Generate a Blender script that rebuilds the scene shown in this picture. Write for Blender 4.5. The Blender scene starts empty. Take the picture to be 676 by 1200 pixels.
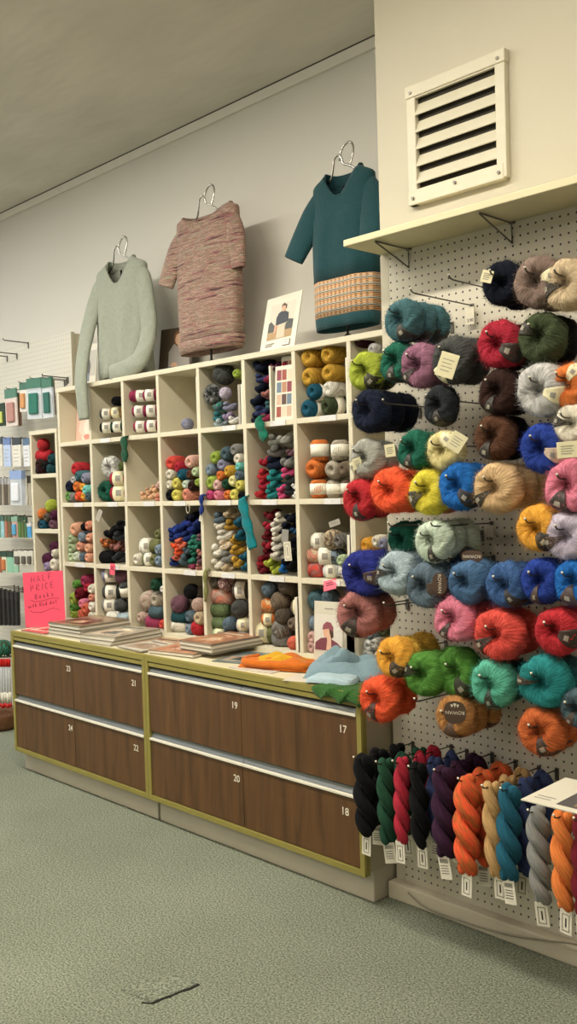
import bpy, bmesh, math, random
import numpy as np
from mathutils import Vector, Matrix

random.seed(11)
rng = np.random.default_rng(5)
S = bpy.context.scene
C = S.collection
PI = math.pi

# ------------------------------------------------------------------ camera model
F, H = 1120.0, 1.36
YAW, PITCH, ROLL = math.radians(46.1), math.radians(1.5), math.radians(-1.7)
fw = np.array([-math.sin(YAW)*math.cos(PITCH), math.cos(YAW)*math.cos(PITCH), -math.sin(PITCH)])
r0 = np.array([math.cos(YAW), math.sin(YAW), 0.0]); u0 = np.cross(r0, fw)
rt = r0*math.cos(ROLL)+u0*math.sin(ROLL); up = u0*math.cos(ROLL)-r0*math.sin(ROLL)
EYE = np.array([0, 0, H])

def ray(u, v): return fw+rt*(u-338)/F-up*(v-600)/F
def W(u, v, Y):
    d = ray(u, v); return Vector(EYE+d*(Y/d[1]))
def WZ(u, v, z):
    d = ray(u, v); return Vector(EYE+d*((z-H)/d[2]))
def SC(u, v, Y):                       # metres per pixel at that place
    d = ray(u, v); return Y/d[1]/F

cam = bpy.data.cameras.new('camera'); co = bpy.data.objects.new('camera', cam); C.objects.link(co)
M = Matrix(((rt[0], up[0], -fw[0], 0), (rt[1], up[1], -fw[1], 0), (rt[2], up[2], -fw[2], H), (0, 0, 0, 1)))
co.matrix_world = M
cam.sensor_fit = 'VERTICAL'; cam.sensor_height = 36; cam.sensor_width = 36*676/1200
cam.lens = 36*F/1200; cam.clip_start = 0.05
S.camera = co

# ------------------------------------------------------------------ materials
def lin(c):
    if isinstance(c, str): c = tuple(int(c[i:i+2], 16)/255 for i in (0, 2, 4))
    return tuple((x/12.92 if x <= 0.04045 else ((x+0.055)/1.055)**2.4) for x in c)+(1,)
MATS = {}
def base_mat(name):
    m = bpy.data.materials.new(name); m.use_nodes = True
    nt = m.node_tree; return m, nt, nt.nodes['Principled BSDF']
def N(nt, t, **k):
    n = nt.nodes.new(t)
    for a, b in k.items():
        if a.startswith('i_'): n.inputs[a[2:].replace('_', ' ')].default_value = b
        else: setattr(n, a, b)
    return n
def plain(name, col, rough=0.6, metal=0.0, var=0.06, scale=12, bump=0.0, bscale=200, stretch=None):
    if name in MATS: return MATS[name]
    m, nt, p = base_mat(name); L = nt.links.new
    tc = N(nt, 'ShaderNodeTexCoord'); mp = N(nt, 'ShaderNodeMapping')
    if stretch: mp.inputs['Scale'].default_value = stretch
    L(tc.outputs['Object'], mp.inputs['Vector'])
    no = N(nt, 'ShaderNodeTexNoise'); no.inputs['Scale'].default_value = scale; no.inputs['Detail'].default_value = 4
    L(mp.outputs[0], no.inputs['Vector'])
    mx = N(nt, 'ShaderNodeMix', data_type='RGBA'); c = lin(col)
    mx.inputs['A'].default_value = tuple(x*(1-var*2.2) for x in c[:3])+(1,)
    mx.inputs['B'].default_value = tuple(min(1, x*(1+var*2.2)) for x in c[:3])+(1,)
    L(no.outputs['Fac'], mx.inputs['Factor']); L(mx.outputs['Result'], p.inputs['Base Color'])
    p.inputs['Roughness'].default_value = rough; p.inputs['Metallic'].default_value = metal
    if bump:
        b = N(nt, 'ShaderNodeBump'); b.inputs['Strength'].default_value = bump; b.inputs['Distance'].default_value = 0.002 if bscale > 20 else 0.02
        n2 = N(nt, 'ShaderNodeTexNoise'); n2.inputs['Scale'].default_value = bscale
        L(mp.outputs[0], n2.inputs['Vector']); L(n2.outputs['Fac'], b.inputs['Height']); L(b.outputs[0], p.inputs['Normal'])
    MATS[name] = m; return m

COL = {  # yarn colours
 'red': 'c4202c', 'coral red': 'e0483a', 'crimson': 'b01a34', 'dark crimson': '6e1020', 'raspberry': '98284e', 'magenta': 'a83a62',
 'pink': 'e8809a', 'hot pink': 'd84880', 'pale pink': 'dfb3ac', 'dusty rose': 'b0706a', 'peach': 'ecae88', 'salmon': 'e28f77', 'coral': 'e0694c',
 'orange': 'e67a22', 'bright orange': 'f6561a', 'rust orange': 'c8601e', 'golden yellow': 'f0aa14', 'mustard': 'd0a01c', 'dark mustard': 'a87f16',
 'yellow': 'dcd054', 'pale yellow': 'ebe39a', 'lemon yellow': 'e0d014', 'chartreuse': 'aab824', 'lime green': '9cb43a', 'bright green': '5a9432',
 'green': '4f8a2c', 'emerald': '146550', 'dark green': '1d4a34', 'forest green': '414c30', 'olive': '77784a', 'olive green': '5e6a34', 'moss': '64784e', 'sage': 'a9bb8c', 'pale green': 'bfd3a4',
 'mint': '56b89c', 'pale mint': 'cfe0ca', 'aqua': '74cfc4', 'turquoise': '148788', 'jade': '2e8670', 'teal': '0e747c', 'dark teal': '1f4a50', 'steel teal': '446f76', 'petrol blue': '175c74',
 'slate teal': '4c636c', 'slate': '5f7280', 'cobalt': '0c6cc0', 'royal blue': '22409c', 'ultramarine': '262f84', 'mid blue': '3c6298', 'denim blue': '4a7098', 'dark denim': '24496a', 'blue grey': '8395a6', 'pale blue': 'a9bcc4',
 'navy': '161e34', 'dark navy': '0e1424', 'deep blue': '1c3070', 'indigo': '34406a', 'plum': '54223e', 'purple': '351832', 'mauve': '77505e', 'orchid': '98657e', 'lilac': 'a894ba', 'pale lilac': 'c8bcd0', 'lavender grey': '8f8fa8',
 'grey': '8a8a86', 'silver grey': 'a6a69c', 'pale grey': 'c4c2c0', 'dark grey': '4c4e4c', 'charcoal': '2e3236', 'black': '0d0d10', 'taupe': '7a6a58', 'mauve taupe': '8a7468', 'grey brown': '5f5548',
 'beige': 'cbb490', 'sand': 'd6b280', 'tan': 'c49a5e', 'camel': 'b87e3e', 'dark camel': '7d5220', 'brown': '5c3a26', 'dark brown': '36201a', 'dark maroon': '38141c', 'cream': 'e6deca', 'ivory': 'ece7d8', 'white': 'ecebe4', 'pale cream': 'ded08e',
 'stone': 'b8ac98', 'pinkish beige': 'c7a898', 'lime': 'b8c630',
}
def yarn(col, col2=None, fuzzy=False):
    key = 'yarn %s %s %s' % (col, col2, fuzzy)
    if key in MATS: return MATS[key]
    m, nt, p = base_mat('%s yarn' % col); L = nt.links.new
    tc = N(nt, 'ShaderNodeTexCoord')
    mp = N(nt, 'ShaderNodeMapping'); mp.inputs['Scale'].default_value = (26, 2.4, 1) if not fuzzy else (64, 5.0, 1)
    L(tc.outputs['UV'], mp.inputs['Vector'])
    no = N(nt, 'ShaderNodeTexNoise'); no.inputs['Scale'].default_value = 1.0; no.inputs['Detail'].default_value = 3
    no.inputs['Roughness'].default_value = 0.6; no.inputs['Distortion'].default_value = 0.4
    L(mp.outputs[0], no.inputs['Vector'])
    st = N(nt, 'ShaderNodeMapRange'); st.inputs['From Min'].default_value = 0.32; st.inputs['From Max'].default_value = 0.68
    L(no.outputs['Fac'], st.inputs['Value'])
    def soft(q):
        g = 0.3*q[0]+0.6*q[1]+0.1*q[2]; return tuple((x*0.90+g*0.10)*0.93 for x in q[:3])+(1,)
    c = soft(lin(COL[col])); c2 = soft(lin(COL[col2])) if col2 else None
    mx = N(nt, 'ShaderNodeMix', data_type='RGBA')
    lo = 0.40 if not fuzzy else 0.70
    mx.inputs['A'].default_value = tuple(x*lo for x in c[:3])+(1,)
    mx.inputs['B'].default_value = tuple(min(1, x*1.16+0.004) for x in c[:3])+(1,)
    L(st.outputs[0], mx.inputs['Factor']); out = mx.outputs['Result']
    if c2:
        mp2 = N(nt, 'ShaderNodeMapping'); mp2.inputs['Scale'].default_value = (9, 6, 1); mp2.inputs['Rotation'].default_value = (0, 0, 0.5); L(tc.outputs['UV'], mp2.inputs['Vector'])
        wv = N(nt, 'ShaderNodeTexNoise'); wv.inputs['Scale'].default_value = 1.0; wv.inputs['Detail'].default_value = 2; L(mp2.outputs[0], wv.inputs['Vector'])
        s2 = N(nt, 'ShaderNodeMapRange'); s2.inputs['From Min'].default_value = 0.44; s2.inputs['From Max'].default_value = 0.56; L(wv.outputs['Fac'], s2.inputs['Value'])
        m3 = N(nt, 'ShaderNodeMix', data_type='RGBA')
        m3.inputs['A'].default_value = tuple(x*lo for x in c2[:3])+(1,); m3.inputs['B'].default_value = tuple(min(1, x*1.16) for x in c2[:3])+(1,)
        L(st.outputs[0], m3.inputs['Factor'])
        m4 = N(nt, 'ShaderNodeMix', data_type='RGBA'); L(s2.outputs[0], m4.inputs['Factor']); L(out, m4.inputs['A']); L(m3.outputs['Result'], m4.inputs['B']); out = m4.outputs['Result']
    L(out, p.inputs['Base Color'])
    p.inputs['Roughness'].default_value = 0.92
    p.inputs['Specular IOR Level'].default_value = 0.12
    p.inputs['Sheen Weight'].default_value = 0.30 if fuzzy else 0.12
    p.inputs['Sheen Roughness'].default_value = 0.5
    p.inputs['Sheen Tint'].default_value = tuple(min(1, x*1.1+0.08) for x in c[:3])+(1,)
    b = N(nt, 'ShaderNodeBump'); b.inputs['Strength'].default_value = 0.6; b.inputs['Distance'].default_value = 0.0025
    L(no.outputs['Fac'], b.inputs['Height']); L(b.outputs[0], p.inputs['Normal'])
    MATS[key] = m; return m

paper = plain('band paper', 'e4dfcf', 0.75, var=0.03, scale=9)
paper_cream = plain('cream band paper', 'e2dab4', 0.75, var=0.04, scale=9)
band_dark = plain('dark band paper', '2e2820', 0.55, var=0.12, scale=9)
band_brown = plain('brown band paper', '4c392c', 0.6, var=0.1, scale=9)
ink = plain('black ink', '24221f', 0.8)
ink_pale = plain('pale ink', 'd8d0bc', 0.8)
ink_grey = plain('grey ink', '8f8a80', 0.8)
white_paint = plain('white number paint', 'ece4d2', 0.6)
unit_paint = plain('cream shelf paint', 'd4ccb4', 0.55, var=0.035, scale=5)
unit_back = plain('shelf back panel', '93886f', 0.7, var=0.05, scale=5)  # cubby shade put into the panel colour, darker than the shelf paint
chrome = plain('chrome wire', 'b9b6ae', 0.22, 1.0, var=0.05)
wire_grey = plain('grey wire', '6e6a62', 0.4, 0.8)
black_metal = plain('black metal', '16161a', 0.4, 0.4)
alu = plain('aluminium channel', '85898a', 0.38, 0.75, var=0.05, stretch=(1, 30, 30))
white_lip = plain('white metal lip', 'e8e2d0', 0.4, var=0.03)
olive_edge = plain('olive edging', '8f8440', 0.5, var=0.05, scale=8)
plastic = None
def clear_plastic():
    m, nt, p = base_mat('clear plastic')
    p.inputs['Base Color'].default_value = (0.85, 0.9, 0.95, 1); p.inputs['Roughness'].default_value = 0.12
    p.inputs['Alpha'].default_value = 0.45
    return m
plastic = clear_plastic()

# ------------------------------------------------------------------ mesh helpers
def newmesh(name, v, f, smooth=True):
    me = bpy.data.meshes.new(name); me.from_pydata([tuple(x) for x in v], [], [tuple(x) for x in f]); me.update()
    if smooth: me.polygons.foreach_set('use_smooth', [True]*len(me.polygons))
    return me
def link(name, me, mat=None, parent=None, loc=(0, 0, 0), rot=(0, 0, 0), scale=(1, 1, 1)):
    o = bpy.data.objects.new(name, me); C.objects.link(o)
    if mat is not None:
        if len(me.materials) == 0: me.materials.append(None)
        o.material_slots[0].link = 'OBJECT'; o.material_slots[0].material = mat
    o.location = loc; o.rotation_euler = rot; o.scale = scale
    if parent: o.parent = parent
    return o
def tag(o, label, cat, group=None, kind=None):
    if label: o['label'] = label
    if cat: o['category'] = cat
    if group: o['group'] = group
    if kind: o['kind'] = kind
    return o
def empty(name, loc, rz=0):
    o = bpy.data.objects.new(name, None); C.objects.link(o); o.location = loc; o.rotation_euler = (0, 0, rz)
    o.empty_display_size = 0.05; return o
class MB:
    def __init__(s): s.v = []; s.f = []
    def add(s, v, f):
        n = len(s.v); s.v += [tuple(x) for x in v]; s.f += [tuple(i+n for i in q) for q in f]; return s
    def box(s, lo, hi, bev=0.0):
        bm = bmesh.new(); bmesh.ops.create_cube(bm, size=1)
        for q in bm.verts: q.co = Vector([(lo[i]+hi[i])/2+q.co[i]*(hi[i]-lo[i]) for i in range(3)])
        if bev: bmesh.ops.bevel(bm, geom=bm.edges[:], offset=bev, segments=2, affect='EDGES', profile=0.5)
        bm.verts.index_update()
        s.add([q.co[:] for q in bm.verts], [[q.index for q in f.verts] for f in bm.faces]); bm.free(); return s
    def tube(s, pts, r, n=8, closed=False, caps=True):
        P = [Vector(p) for p in pts]; k = len(P); R = r if hasattr(r, '__len__') else [r]*k
        t0 = (P[1]-P[0]).normalized(); a = t0.orthogonal().normalized(); V = []; Fc = []
        for i in range(k):
            if closed: t = (P[(i+1) % k]-P[i-1]).normalized()
            else: t = (P[min(i+1, k-1)]-P[max(i-1, 0)]).normalized()
            a = (a-t*a.dot(t)); a = a.normalized() if a.length > 1e-6 else t.orthogonal().normalized()
            b = t.cross(a)
            for j in range(n):
                an = 2*PI*j/n; V.append(P[i]+(a*math.cos(an)+b*math.sin(an))*R[i])
        m = k if closed else k-1
        for i in range(m):
            for j in range(n):
                i2 = (i+1) % k; Fc.append((i*n+j, i*n+(j+1) % n, i2*n+(j+1) % n, i2*n+j))
        if caps and not closed: Fc.append(tuple(range(n-1, -1, -1))); Fc.append(tuple((k-1)*n+j for j in range(n)))
        return s.add(V, Fc)
    def prism(s, poly, axis, a, b):   # poly of 2-D points, extruded along axis (0,1,2)
        def p3(q, t):
            q = list(q); q.insert(axis, t); return tuple(q)
        n = len(poly); V = [p3(q, a) for q in poly]+[p3(q, b) for q in poly]
        Fc = [tuple(range(n)), tuple(range(2*n-1, n-1, -1))]+[(i, i+n, (i+1) % n+n, (i+1) % n) for i in range(n)]
        return s.add(V, Fc)
    def grid(s, rows, closed=False):
        k = len(rows); n = len(rows[0]); V = [p for r in rows for p in r]; Fc = []
        for i in range(k-1):
            for j in range(n if closed else n-1):
                Fc.append((i*n+j, i*n+(j+1) % n, (i+1)*n+(j+1) % n, (i+1)*n+j))
        return s.add(V, Fc)
    def done(s, name, mat, parent=None, loc=(0, 0, 0), rot=(0, 0, 0), smooth=False, fixn=True):
        me = newmesh(name, s.v, s.f, smooth)
        if fixn:
            bm = bmesh.new(); bm.from_mesh(me); bmesh.ops.recalc_face_normals(bm, faces=bm.faces); bm.to_mesh(me); bm.free()
        return link(name, me, mat, parent, loc, rot)
def bx(name, mat, lo, hi, parent=None, bev=0.002, loc=(0, 0, 0), rot=(0, 0, 0)):
    return MB().box(lo, hi, bev).done(name, mat, parent, loc, rot)
def text(name, body, mat, size, parent, loc, rot, depth=0.0006, align='CENTER'):
    cu = bpy.data.curves.new(name, 'FONT'); cu.body = body; cu.size = size; cu.extrude = depth; cu.align_x = align; cu.align_y = 'CENTER'
    t = bpy.data.objects.new(name, cu); C.objects.link(t)
    dg = bpy.context.evaluated_depsgraph_get(); me = bpy.data.meshes.new_from_object(t.evaluated_get(dg)); bpy.data.objects.remove(t)
    me.materials.clear()
    return link(name, me, mat, parent, loc, rot)
def smooth_path(pts, k=8):
    P = [Vector(p) for p in pts]; out = []
    for i in range(len(P)-1):
        a, b, c, d = P[max(i-1, 0)], P[i], P[i+1], P[min(i+2, len(P)-1)]
        for j in range(k):
            t = j/k; out.append(0.5*((2*b)+(c-a)*t+(2*a-5*b+4*c-d)*t*t+(3*b-a-3*c+d)*t**3))
    out.append(P[-1]); return out

# ------------------------------------------------------------------ the room
ZC = 3.11; YB = 2.91; YP = 2.41; XK = -2.035
wall_m = plain('wall paint', 'd3cfc5', 0.8, var=0.02, scale=1.3, bump=0.15, bscale=60)
col_m = plain('cream wall paint', 'c4bda9', 0.75, var=0.03, scale=1.8, bump=0.15, bscale=50)
ceil_m = plain('ceiling plaster', 'd0cbc0', 0.9, var=0.085, scale=1.9, bump=0.55, bscale=3.2, stretch=(1, 2.0, 1))
trim_m = plain('trim paint', 'ded9cd', 0.6, var=0.03)
skirt_m = plain('skirting paint', 'c6bda8', 0.6, var=0.06, scale=7)

def carpet():
    m, nt, p = base_mat('green carpet'); L = nt.links.new
    tc = N(nt, 'ShaderNodeTexCoord')
    a = N(nt, 'ShaderNodeTexNoise'); a.inputs['Scale'].default_value = 170; a.inputs['Detail'].default_value = 3
    b = N(nt, 'ShaderNodeTexNoise'); b.inputs['Scale'].default_value = 1.7; b.inputs['Detail'].default_value = 3
    L(tc.outputs['Object'], a.inputs['Vector']); L(tc.outputs['Object'], b.inputs['Vector'])
    r = N(nt, 'ShaderNodeValToRGB'); e = r.color_ramp.elements
    e[0].position = 0.3; e[0].color = lin('4c5347'); e[1].position = 0.68; e[1].color = lin('a0a491')
    L(a.outputs['Fac'], r.inputs['Fac'])
    mx = N(nt, 'ShaderNodeMix', data_type='RGBA', blend_type='MULTIPLY'); mx.inputs['Factor'].default_value = 1
    r2 = N(nt, 'ShaderNodeValToRGB'); e = r2.color_ramp.elements
    e[0].position = 0.3; e[0].color = (0.80, 0.80, 0.78, 1); e[1].position = 0.7; e[1].color = (1, 1, 1, 1)
    L(b.outputs['Fac'], r2.inputs['Fac']); L(r.outputs[0], mx.inputs['A']); L(r2.outputs[0], mx.inputs['B'])
    L(mx.outputs['Result'], p.inputs['Base Color']); p.inputs['Roughness'].default_value = 1; p.inputs['Specular IOR Level'].default_value = 0.1
    bp = N(nt, 'ShaderNodeBump'); bp.inputs['Strength'].default_value = 0.8; bp.inputs['Distance'].default_value = 0.004
    L(a.outputs['Fac'], bp.inputs['Height']); L(bp.outputs[0], p.inputs['Normal']); return m
def pegboard_mat(name, base, hole, x0, z0, pitch=0.0254, r=0.13):
    m, nt, p = base_mat(name); L = nt.links.new
    tc = N(nt, 'ShaderNodeTexCoord'); sp = N(nt, 'ShaderNodeSeparateXYZ'); L(tc.outputs['Object'], sp.inputs[0])
    def mth(op, a, b=None):
        n = N(nt, 'ShaderNodeMath', operation=op)
        for i, q in enumerate((a, b)):
            if q is None: continue
            if isinstance(q, (int, float)): n.inputs[i].default_value = q
            else: L(q, n.inputs[i])
        return n.outputs[0]
    def cell(o, o0):
        q = mth('DIVIDE', mth('SUBTRACT', o, o0), pitch); q = mth('ADD', q, 0.5); q = mth('FRACT', q); return mth('SUBTRACT', q, 0.5)
    a = cell(sp.outputs['X'], x0); b = cell(sp.outputs['Z'], z0)
    d = mth('SQRT', mth('ADD', mth('MULTIPLY', a, a), mth('MULTIPLY', b, b)))
    h = mth('LESS_THAN', d, r)
    no = N(nt, 'ShaderNodeTexNoise'); no.inputs['Scale'].default_value = 3; L(tc.outputs['Object'], no.inputs['Vector'])
    m1 = N(nt, 'ShaderNodeMix', data_type='RGBA'); c = lin(base)
    m1.inputs['A'].default_value = tuple(x*0.92 for x in c[:3])+(1,); m1.inputs['B'].default_value = tuple(x*1.06 for x in c[:3])+(1,)
    L(no.outputs['Fac'], m1.inputs['Factor'])
    mx = N(nt, 'ShaderNodeMix', data_type='RGBA'); mx.inputs['B'].default_value = lin(hole)
    L(m1.outputs['Result'], mx.inputs['A']); L(h, mx.inputs['Factor']); L(mx.outputs['Result'], p.inputs['Base Color'])
    p.inputs['Roughness'].default_value = 0.5; return m

def struct(name, mat, lo, hi, bev=0.0):
    o = bx(name, mat, lo, hi, None, bev); o['kind'] = 'structure'; return o
floor = struct('floor', carpet(), (-8.0, -4.0, -0.05), (3.0, YB+0.1, 0))
struct('ceiling', ceil_m, (-8.0, -4.0, ZC), (3.0, YB+0.1, ZC+0.1))
struct('wall_back', wall_m, (-8.0, YB, 0), (XK, YB+0.1, ZC))
struct('wall_right', col_m, (XK, YP, 0), (3.0, YB+0.1, ZC))
struct('wall_left', wall_m, (-8.1, -4.0, 0), (-8.0, YB+0.1, ZC))
struct('wall_side', wall_m, (3.0, -4.0, 0), (3.1, YB+0.1, ZC))
struct('wall_front', wall_m, (-8.0, -4.1, 0), (3.0, -4.0, ZC))
struct('trim_1', trim_m, (-8.0, YB-0.014, ZC-0.046), (XK, YB, ZC), 0.003)
struct('trim_2', plain('dark ceiling joint', '3a352b', 0.9), (-8.0, YB-0.017, ZC-0.004), (XK, YB-0.013, ZC))
sk = struct('baseboard_right', skirt_m, (XK-0.006, 2.368, 0), (3.0, YP, 0.055), 0.004)
# faint square cut in the carpet, one edge lifted and dark
mb = MB(); pts = [WZ(u, v, 0.001) for u, v in ((166, 1175), (178, 1176), (190, 1170.5), (200, 1167.5), (214, 1161.5), (222, 1159), (233, 1153.5))]
for i in range(len(pts)-1):
    a, b = pts[i], pts[i+1]; d = (b-a).normalized(); s = Vector((-d.y, d.x, 0))*(0.0015 if i in (0, 3) else 0.0035)
    mb.prism([((a-s).x, (a-s).y), ((b-s).x, (b-s).y), ((b+s).x, (b+s).y), ((a+s).x, (a+s).y)], 2, 0.0, 0.0025)
mb.done('carpet_tear', plain('dark carpet backing', '1e1a14', 0.95), floor)
q_ = [WZ(a_, b_, 0) for a_, b_ in ((139, 1160), (178, 1175), (232, 1153), (196, 1139))]
MB().prism([(p_.x, p_.y) for p_ in q_], 2, 0.0, 0.0022).done('carpet_patch', floor.material_slots[0].material, floor)
# small crack lines in the paint of the right wall
# pegboard panel on the right wall
peg_m = pegboard_mat('pegboard right', 'cac3b1', '2a2620', -1.991, 2.085)
pb = bx('pegboard', peg_m, (-1.998, YP-0.006, 0.055), (0.6, YP, 2.104), None, 0.001)
tag(pb, 'cream perforated pegboard panel covered in hanging yarn under the wall shelf', 'pegboard')
strip = bx('edge_strip', col_m, (XK, YP-0.004, 0.055), (-2.0, YP, 2.10), pb, 0.001)

# wall vent ------------------------------------------------------------------
vent_m = plain('vent white paint', 'cfc8b2', 0.5, var=0.04, scale=10)
vx0, vx1, vz0, vz1 = -1.897, -1.538, 2.228, 2.592
v = empty('wall_vent', (vx0, YP, vz0)); tag(v, 'square white louvred air vent screwed to cream wall above shelf', 'air vent')
w, h, fr = vx1-vx0, vz1-vz0, 0.034
bx('backing', plain('vent dark duct', '2f291f', 0.9), (0.02, -0.004, 0.02), (w-0.02, 0, h-0.02), v, 0)
bx('side_frame', vent_m, (0, -0.022, 0), (fr, 0, h-fr+0.004), v, 0.003)
bx('side_frame', vent_m, (w-fr, -0.022, 0.004), (w, 0, h-fr+0.01), v, 0.003)
bx('top_frame', vent_m, (-0.002, -0.026, h-fr), (w+0.003, 0, h+0.004), v, 0.003)
bx('bottom_frame', vent_m, (0.0, -0.024, 0), (w-0.01, 0, fr+0.012), v, 0.003)
for k in range(6):
    z = fr+0.030+k*0.0525
    t_ = min(1.0, (h-fr-z)/0.044)
    mb = MB(); mb.prism([(-0.021, z), (-0.0185, z-0.0012), (-0.0035, z+0.034*t_), (-0.0055, z+0.037*t_), (-0.0212, z+0.004)], 0, fr-0.003, w-fr+0.003)
    mb.done('louvre', vent_m, v)
for x, z in ((0.02, h-0.02), (w-0.02, h-0.02), (0.02, 0.02), (w-0.025, 0.02), (w*0.5, 0.03)):
    MB().tube([(x, -0.029, z), (x, -0.02, z)], 0.005, 10).done('screw', wire_grey, v)

# wall shelf -----------------------------------------------------------------
sh = empty('wall_shelf', (-2.03, YP, 2.104)); tag(sh, 'long cream painted board shelf on wire brackets below the vent', 'shelf')
bx('board', plain('shelf board paint', 'd0c7a2', 0.6, var=0.05, scale=6), (0, -0.185, 0), (2.6, 0, 0.021), sh, 0.0025)
for bxx in (0.118, 0.497, 1.2):
    mb = MB(); x = bxx
    mb.tube([(x, -0.17, -0.004), (x, -0.012, -0.005), (x, -0.010, -0.062), (x, -0.17, -0.006)], 0.0026, 8)
    mb.tube([(x-0.010, -0.008, -0.004), (x+0.010, -0.008, -0.004)], 0.003, 8)
    mb.done('bracket', wire_grey, sh, smooth=True)

# ------------------------------------------------------------------ drawer cabinets
def wood():
    m, nt, p = base_mat('dark walnut laminate'); L = nt.links.new
    tc = N(nt, 'ShaderNodeTexCoord'); mp = N(nt, 'ShaderNodeMapping'); mp.inputs['Scale'].default_value = (1, 1, 0.10)
    L(tc.outputs['Object'], mp.inputs['Vector'])
    a = N(nt, 'ShaderNodeTexNoise'); a.inputs['Scale'].default_value = 34; a.inputs['Detail'].default_value = 6; a.inputs['Distortion'].default_value = 0.6
    b = N(nt, 'ShaderNodeTexWave'); b.inputs['Scale'].default_value = 3.2; b.inputs['Distortion'].default_value = 7; b.inputs['Detail'].default_value = 3
    L(mp.outputs[0], a.inputs['Vector']); L(mp.outputs[0], b.inputs['Vector'])
    ad = N(nt, 'ShaderNodeMix', data_type='FLOAT'); ad.inputs['Factor'].default_value = 0.12
    L(a.outputs['Fac'], ad.inputs['A']); L(b.outputs['Fac'], ad.inputs['B'])
    r = N(nt, 'ShaderNodeValToRGB'); e = r.color_ramp.elements
    e[0].position = 0.25; e[0].color = lin('472d14'); e[1].position = 0.75; e[1].color = lin('6c4a28')
    L(ad.outputs['Result'], r.inputs['Fac']); L(r.outputs[0], p.inputs['Base Color'])
    p.inputs['Roughness'].default_value = 0.42; return m
wood_m = wood()
plinth_m = plain('plinth paint', 'c3bba9', 0.6, var=0.06, scale=5)
side_m = plain('cabinet side laminate', 'a89f88', 0.55, var=0.03)
top_m = plain('cream counter laminate', 'd9cfae', 0.45, var=0.03)
gap_m = plain('dark gap', '15130f', 0.9)
YC = 2.262
def cabinet(x0, x1, label, nums, exposed):
    c = empty('drawer_cabinet', (x0, YC, 0)); tag(c, label, 'cabinet')
    w = x1-x0; D = YB-YC-0.004
    bx('plinth', plinth_m, (0.008, 0.044, 0), (w-0.006, D, 0.112), c, 0.003)
    bx('carcass', side_m, (0.0, 0.012, 0.108), (w, D, 0.672), c, 0.001)
    bx('top', top_m, (0.0, 0.0, 0.672), (w, D, 0.692), c, 0.002)
    e = MB()
    e.box((0, -0.004, 0.668), (w, 0.014, 0.6925), 0.001)            # front edge of the top
    e.box((0.02, -0.001, 0.648), (w-0.02, 0.014, 0.664), 0.001)     # second rail
    e.box((0, -0.003, 0.098), (w, 0.014, 0.119), 0.001)
    for a in (0, w-0.020, ):
        e.box((a, -0.004, 0.098), (a+0.020, 0.014, 0.668), 0.001)
    e.done('edging', olive_edge, c)
    bx('groove', gap_m, (0.018, 0.004, 0.64), (w-0.018, 0.013, 0.669), c, 0)
    iw = w-0.040; hw = iw/2
    for (col, row), num in nums.items():
        xa = 0.020+col*hw+0.0012; xb = 0.020+(col+1)*hw-0.0012
        za, zb = ((0.384, 0.616) if row == 1 else (0.122, 0.348))
        d = bx('drawer', wood_m, (xa, 0.0, za), (xb, 0.013, zb), c, 0.001)
        mb = MB(); mb.prism([(0.010, zb+0.005), (0.002, zb+0.010), (0.009, zb+0.022), (0.009, zb+0.030), (0.013, zb+0.031), (0.013, zb)], 0, xa, xb)
        mb.done('channel_pull', alu, d)
        bx('pull_lip', white_lip, (xa, -0.007, zb-0.001), (xb, 0.011, zb+0.008), d, 0.0015)
        zt = zb-0.052 if row == 1 else zb-0.055
        text('number', num, white_paint, 0.036, d, (xb-(0.034 if col == 0 else 0.062), -0.0008, zt), (PI/2, 0, 0))
    if exposed:
        e2 = MB(); e2.box((w-0.001, 0.0, 0.098), (w+0.002, 0.020, 0.668), 0.001); e2.done('edging', olive_edge, c)
    return c
cabinet(-4.349, -3.2225, 'walnut drawer cabinet with olive edging beside the pink sign, drawers 21 and 22', {(0, 1): '23', (1, 1): '21', (0, 0): '24', (1, 0): '22'}, False)
cabinet(-3.221, -2.042, 'walnut drawer cabinet with olive edging next to hanging hanks, drawers 17 to 20', {(0, 1): '19', (1, 1): '17', (0, 0): '20', (1, 0): '18'}, True)

# ------------------------------------------------------------------ the pigeonhole unit
YU = 2.60; TH = 0.020
DX = [-4.412, -4.115, -3.825, -3.545, -3.252, -2.955, -2.660, -2.371, -2.085]     # left face of each upright
RZ = [0.692, 0.984, 1.291, 1.603, 1.885]                                          # underside of each board
u = empty('pigeonhole_unit', (DX[0], YU, 0.692)); tag(u, 'tall cream pigeonhole unit filled with yarn standing on the counter', 'shelving unit')
ox, oz = DX[0], 0.692; UD = YB-YU-0.004
def ub(name, x0, x1, y0, y1, z0, z1, mat=unit_paint, bev=0.0015):
    return bx(name, mat, (x0-ox, y0, z0-oz), (x1-ox, y1, z1-oz), u, bev)
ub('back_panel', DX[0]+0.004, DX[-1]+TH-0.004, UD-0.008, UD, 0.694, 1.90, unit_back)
ub('bottom_board', DX[0], DX[-1]+TH, 0.0, UD-0.008, 0.692, 0.712)
ub('top_board', DX[0]-0.004, DX[-1]+TH+0.004, -0.003, UD-0.002, 1.884, 1.906)
for z in RZ[1:4]: ub('shelf', DX[0]+0.002, DX[-1]+TH-0.002, 0.0, UD-0.008, z, z+0.021)
for i, x in enumerate(DX):
    ub('side_panel' if i in (0, 8) else 'upright', x, x+TH, -0.001, UD-0.004, 0.712, 1.885)
lab_m = plain('price strip card', 'd8d6d4', 0.5, var=0.08, scale=90)
for r in (1, 2, 3):
    for c in range(8):
        if (r, c) in ((3, 0), (3, 3), (3, 2), (1, 2)): continue
        x = DX[c]+0.12+random.uniform(-0.02, 0.05); z = RZ[r]+0.0105
        ub('price_strip', x, x+0.085, -0.0035, 0.0, z-0.011, z+0.010, lab_m, 0.0005)

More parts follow.
